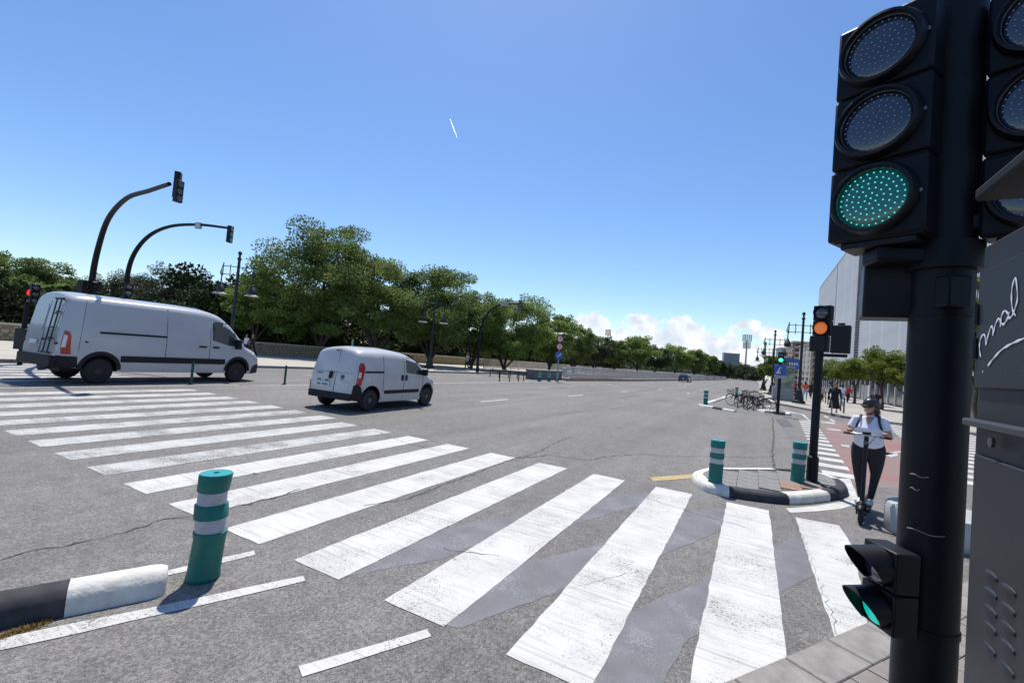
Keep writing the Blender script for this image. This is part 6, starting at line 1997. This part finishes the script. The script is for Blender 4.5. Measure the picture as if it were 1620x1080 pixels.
for i, (xy, h, rx, lb) in enumerate(FT): tree(lb, xy, max(h, 4), rx, 60 + i, LEAFD, 5000, .6, .1, group='distant trees')
# clipped plaza trees and dark orange trees
OT = [((9.469, 47.254), (9.071, 46.856, 4.999)[2], 2.35, 'nearest clipped street tree in front of the panelled building', .45),
      ((9.283, 57.381), (8.639, 56.861, 4.944)[2], 2.3, 'second clipped street tree, just left of the nearest one', .42),
      ((9.230, 70.996), (8.995, 70.703, 4.933)[2], 2.4, 'third clipped street tree, beside the black signal box', .42),
      ((11.937, 37.195), (11.429, 36.563, 9.730)[2], 1.5, 'tree glimpsed between the mast and the grey cabinet', .25),
      ((10.586, 45.594), (10.359, 45.311, 4.158)[2], 1.6, 'clipped tree half hidden behind the foreground mast', .42)]
for i, (xy, h, rx, lb, bs) in enumerate(OT):
    tree(lb, xy, h, rx, 80 + i, LEAFO, 15000, .13, bs, group='clipped trees on the plaza', zbase=.12, nclump=60, open_=.2, rzfac=.55, trunk_r=.11)
DT = [((2.921, 72.130), (2.634, 71.773, 5.962)[2], 1.9, 'dark tree left of the blue crossing sign'), ((1.908, 85.227), (1.387, 84.773, 5.350)[2], 1.6, 'dark tree beside the farthest ornate lamp'), ((4.347, 82.008), (4.052, 81.641, 5.915)[2], 1.9, 'dark tree above the grey planter box')]
for i, (xy, h, rx, lb) in enumerate(DT):
    tree(lb, xy, h, rx, 90 + i, LEAFO, 9000, .18, .2, group='dark trees along the avenue kerb', zbase=.12, open_=.2, trunk_r=.12)

# ------------------------------------------------------------ right: panelled building, flats, planter box
PAN = mat('pale_metal_panel', (0.66, 0.66, 0.66), 0.5, metal=0.15, var=0.06, scale=0.4)
PAN2 = mat('pale_metal_panel_light', (0.72, 0.72, 0.72), 0.5, metal=0.1, var=0.06, scale=0.4)
DSL = mat('dark_slats', (0.07, 0.075, 0.085), 0.6)
XB = 13.2
bt = thing('panelled_building', 'tall grey-white building clad in vertical metal panels on the right', 'building', (XB, 0, 0))
HT = (13.200, 94.136, 24.952)[2]
yA = (13.200, 130.336, 22.721)[1]
yS0, yS1 = (13.200, 79.889, 16.501)[1], (13.200, 84.073, 17.274)[1]
yL = (13.200, 103.842, 20.925)[1]
MB().box((12.1, (yA + 30) / 2, HT / 2), (24, yA - 30, HT - 0.2)).build('block', mat('block_grey', (0.2, 0.2, 0.21), 0.8), bt, smooth=None)
y = 30.0
pm = {}
while y < yA:
    wd = 1.05 if y < yL else 1.6
    if yS0 < y + wd / 2 < yS1: y += wd; continue
    key = (wd, y < yL and int(y) % 7 == 3)
    if key not in pm:
        m = MB().box((0, 0, 0), (0.10, wd - 0.13, HT - 3.4))
        for q in range(3): m.box((-0.065, (q - 1) * wd / 3, 0), (0.06, wd / 3 * 0.5, HT - 3.5))
        pm[key] = m.mesh('panel', PAN2 if key[1] else PAN)
    obj('panel', pm[key], bt, (0.0, y + wd / 2, 3.4 + (HT - 3.4) / 2 + 0.05))
    y += wd
sm_ = MB().box((0, 0, 0), (0.14, yS1 - yS0, 0.22)).mesh('slat', DSL)
z = 3.6
while z < HT - 0.2:
    obj('slat', sm_, bt, (-0.02, (yS0 + yS1) / 2, z)); z += 0.42
MB().box((-0.05, yL, HT / 2 + 1.7), (0.16, 0.28, HT - 3.4)).build('joint', DSL, bt, smooth=None)
MB().box((0.1, (yA + 30) / 2, HT + 0.14), (0.5, yA - 30, 0.18)).build('parapet', PAN, bt, smooth=None)
y = 31
gl = mat('shop_glass', (0.05, 0.06, 0.07), 0.1)
while y < yA - 3:
    MB().box((-0.04, y + 1.4, 1.75), (0.1, 2.6, 2.9)).build('window', gl, bt, smooth=None)
    MB().box((-0.08, y - 0.0, 1.75), (0.2, 0.18, 3.1)).build('pier', PAN, bt, smooth=None)
    y += 2.9
MB().box((0.0, (yA + 30) / 2, 3.3), (0.5, yA - 30, 0.2)).build('sill', PAN, bt, smooth=None)
# pale fence before it
fn = thing('site_fence', 'grey metal sheet fence behind the clipped trees', 'fence')
fa_, fb_ = Vector((14.103, 59.999)), Vector((12.840, 75.231))
n = 12
for k in range(n):
    a = fa_.lerp(fb_, k / n); b = fa_.lerp(fb_, (k + 1) / n); c = (a + b) / 2
    MB().box((c.x, c.y, 1.12), ((b - a).length - .06, .05, 2.0), math.atan2((b - a).y, (b - a).x)).build('panel', GREYS if k % 3 else PAN, fn, smooth=None)
    MB().box((a.x, a.y, 1.15), (.09, .09, 2.15)).build('post', STEEL, fn, smooth=None)
# little bollard row
for k, (px, d) in enumerate([((1303,634), 41), ((1309,637), 38), ((1315,640), 35.5), ((1330,645), 30.5), ((1335,648), 29)]):
    pass
BP = [(6.028, 52.222), (5.812, 48.693), (5.640, 45.757), (5.185, 36.410), (5.012, 34.044)]
for k, p in enumerate(BP):
    q = thing('plaza_bollard', ['leftmost and farthest', 'second', 'third', 'fourth', 'nearest'][k] + ' short dark bollard in the row before the clipped trees', 'bollard', (*p, .12), 0, 'short bollards on the plaza')
    MB().tube([(0, 0, 0), (0, 0, 0.85), (0, 0, 0.9)], [0.045, 0.045, 0.02], 8).build('post', mat('brown_post', (0.11, 0.085, 0.06), 0.7), q)
    MB().ball((0, 0, .93), .055, 8, 5).build('knob', IRON, q)
# grey box with picture panel
pb_ = thing('advertising_box', 'grey box base carrying a picture panel of green and red flowers', 'advertising panel', (*(2.306, 44.518), .12), R(4))
MB().box((0, 0, 0.55), (1.55, 0.75, 1.1)).build('base', mat('box_grey', (0.28, 0.28, 0.30), 0.7, var=.1, scale=2), pb_, bevel=0.01)
MB().box((0.1, 0.0, 2.0), (1.35, 0.3, 1.8)).build('frame', GREYS, pb_, bevel=0.02)
fl = G('flower_print')
c_ = fl.ramp(fl.noise(3.0, 5, 0.7), [(0.35, (0.05, 0.10, 0.05)), (0.48, (0.14, 0.22, 0.12)), (0.56, (0.34, 0.40, 0.34)), (0.66, (0.34, 0.12, 0.12))])
MB().box((0.1, -0.16, 2.0), (1.2, 0.02, 1.6)).build('print', fl.done(c_, 0.3), pb_, smooth=None)
bs_ = thing('blue_sign', 'blue hanging sign with white lettering beyond the picture panel', 'sign', (*(4.558, 70.697), .12), R(5))
MB().tube([(0, 0, 0), (0, 0, 5)], .06, 8).build('pole', IRON, bs_)
MB().box((0, -0.08, 4.0), (2.1, .08, 1.3)).build('panel', BLUE, bs_)
for k in range(5): MB().box((-0.6 + .28 * k, -0.13, 4.0), (.16, .02, .34)).build('letter', SGW, bs_)

def flats(label, c, w_, d_, h_, floors, cols_, rz, m, m2):
    t = thing('apartment_building', label, 'building', (*c, 0), rz, 'far blocks of flats')
    MB().box((0, 0, h_ / 2), (w_, d_, h_)).build('wall', m, t, smooth=None)
    MB().box((0, 0, h_ + .3), (w_ + .6, d_ + .6, .6)).build('roof', m2, t, smooth=None)
    MB().box((w_ * .2, 0, h_ + 1.6), (w_ * .3, d_ * .5, 2.2)).build('rooftop_room', m2, t, smooth=None)
    wm = MB().box((0, 0, 0), (w_ / cols_ * .5, .2, h_ / floors * .5)).mesh('window', mat('far_window', (0.05, 0.06, 0.07), .2))
    ws = MB().box((0, 0, 0), (.2, d_ / cols_ * .5, h_ / floors * .5)).mesh('window', mat('far_window', (0.05, 0.06, 0.07), .2))
    bm = MB().box((0, -.5, 0), (w_ / cols_ * .8, 1.0, h_ / floors * .25)).mesh('balcony', m2)
    for i in range(floors):
        for j in range(cols_):
            x = -w_ / 2 + (j + .5) * w_ / cols_; z = (i + .6) * h_ / floors
            obj('window', wm, t, (x, -d_ / 2 - .02, z))
            if j % 2 == 0: obj('balcony', bm, t, (x, -d_ / 2, z - h_ / floors * .36))
            obj('window', ws, t, (-w_ / 2 - .02, -d_ / 2 + (j + .5) * d_ / cols_, z))
    return t
BRK = mat('pinkish_brick', (0.30, 0.20, 0.17), .9, var=.15, scale=.3)
CRM = mat('cream_render', (0.48, 0.42, 0.36), .9, var=.1, scale=.3)
GRW = mat('grey_render', (0.30, 0.31, 0.34), .9, var=.1, scale=.3)
flats('pinkish block of flats with balconies just left of the amber signal', (17.631, 197.153), 13, 14, (16.895, 196.237, 15.723)[2], 8, 4, R(8), BRK, CRM)
flats('cream block of flats behind the amber signal post', (18.420, 169.137), 9, 14, (17.841, 168.417, 13.160)[2], 7, 3, R(8), CRM, BRK)
flats('greyish block of flats farther back beyond the blue sign', (18.039, 271.311), 14, 14, (17.162, 270.220, 18.006)[2], 7, 4, R(8), GRW, GRW)
# glass tower
tw = thing('glass_tower', 'blue-grey glass office tower on the horizon', 'building', (*(-40.927, 1001.619), 0), R(10))
th = (-43.555, 998.349, 45.710)[2]
MB().box((0, 0, th / 2), (29, 22, th)).build('core', mat('tower_glass', (0.13, 0.18, 0.22), .3, var=.1, scale=.02), tw, smooth=None)
for k in range(14): MB().box((0, 0, th * (k + .5) / 14), (29.6, 22.6, 0.7)).build('floor_band', mat('tower_band', (0.24, 0.29, 0.33), .6), tw, smooth=None)
for k in range(9): MB().box((-14 + 3.5 * k, -11.3, th / 2), (.5, .5, th)).build('mullion', mat('tower_band', (0.2, 0.25, 0.3), .6), tw, smooth=None)
MB().box((0, 0, th + 1.0), (30, 23, 2)).build('roof', mat('tower_band', (0.2, 0.25, 0.3), .6), tw, smooth=None)
# floodlight masts
def flood(label, c, h, w_, m, n=2, lean=0):
    t = thing('floodlight_mast', label, 'floodlight', (*c, 0), R(12))
    MB().tube([(0, 0, 0), (0, 0, h * .9)], [w_ * .12, w_ * .08], 8).build('mast', m, t)
    for k in range(n):
        z0 = h * .80 + (h * .13) * k if n > 1 else h * .85
        f = MB()
        z0 = h * (.86 if k == 0 else .70)
        hh = h * .14
        for q in range(5): f.box((0, -.3, z0 + hh * q / 4), (w_ * (1 if k == 0 else .8), .4, hh * .07))
        for q in range(5): f.box((w_ * (-.5 + q / 4) * (1 if k == 0 else .8), 0, z0 + hh / 2), (w_ * .05, .3, hh))
        f.build('frame', m, t, smooth=None)
        for i in range(4):
            for j in range(5): MB().box((w_ * (-.4 + .2 * j) * (1 if k == 0 else .8), -.5, z0 + hh * (i + .5) / 4), (w_ * .10, .5, hh * .10)).build('lamp', m, t, smooth=None)
    return t
MG = mat('mast_grey', (0.30, 0.31, 0.33), .6)
flood('tall grey stadium floodlight mast with two banks of lamps', (-4.720, 338.677), (-6.375, 336.618, 30.316)[2], 5.4, MG)
flood('small reddish floodlight mast rising above the park trees', (-75.138, 255.150), (-76.382, 253.602, 22.605)[2], 3.0, mat('mast_red', (0.28, 0.12, 0.11), .6), 1)
# contrail high up
ct = MB()
A, B = Vector((-3123.977, 3893.410, 2589.098)), Vector((-3043.841, 3945.015, 2385.429))
ct.tube([A, A.lerp(B, .3), A.lerp(B, .7), B], [2, 4, 5, 1.5], 8)
ct.build('contrail', CLOUDM, label='short white contrail high in the blue sky', category='contrail')
# far billboards and traffic specks by the avenue end
bb_ = thing('far_signboard', 'small pale signboard among the distant trees', 'sign', (*(-14.774, 185.338), 0), R(10))
MB().box((0, 0, 6.0), (2.8, .2, 1.6)).build('board', GREYS, bb_)
MB().tube([(0, 0, 0), (0, 0, 5.4)], .12, 6).build('pole', GREYS, bb_)
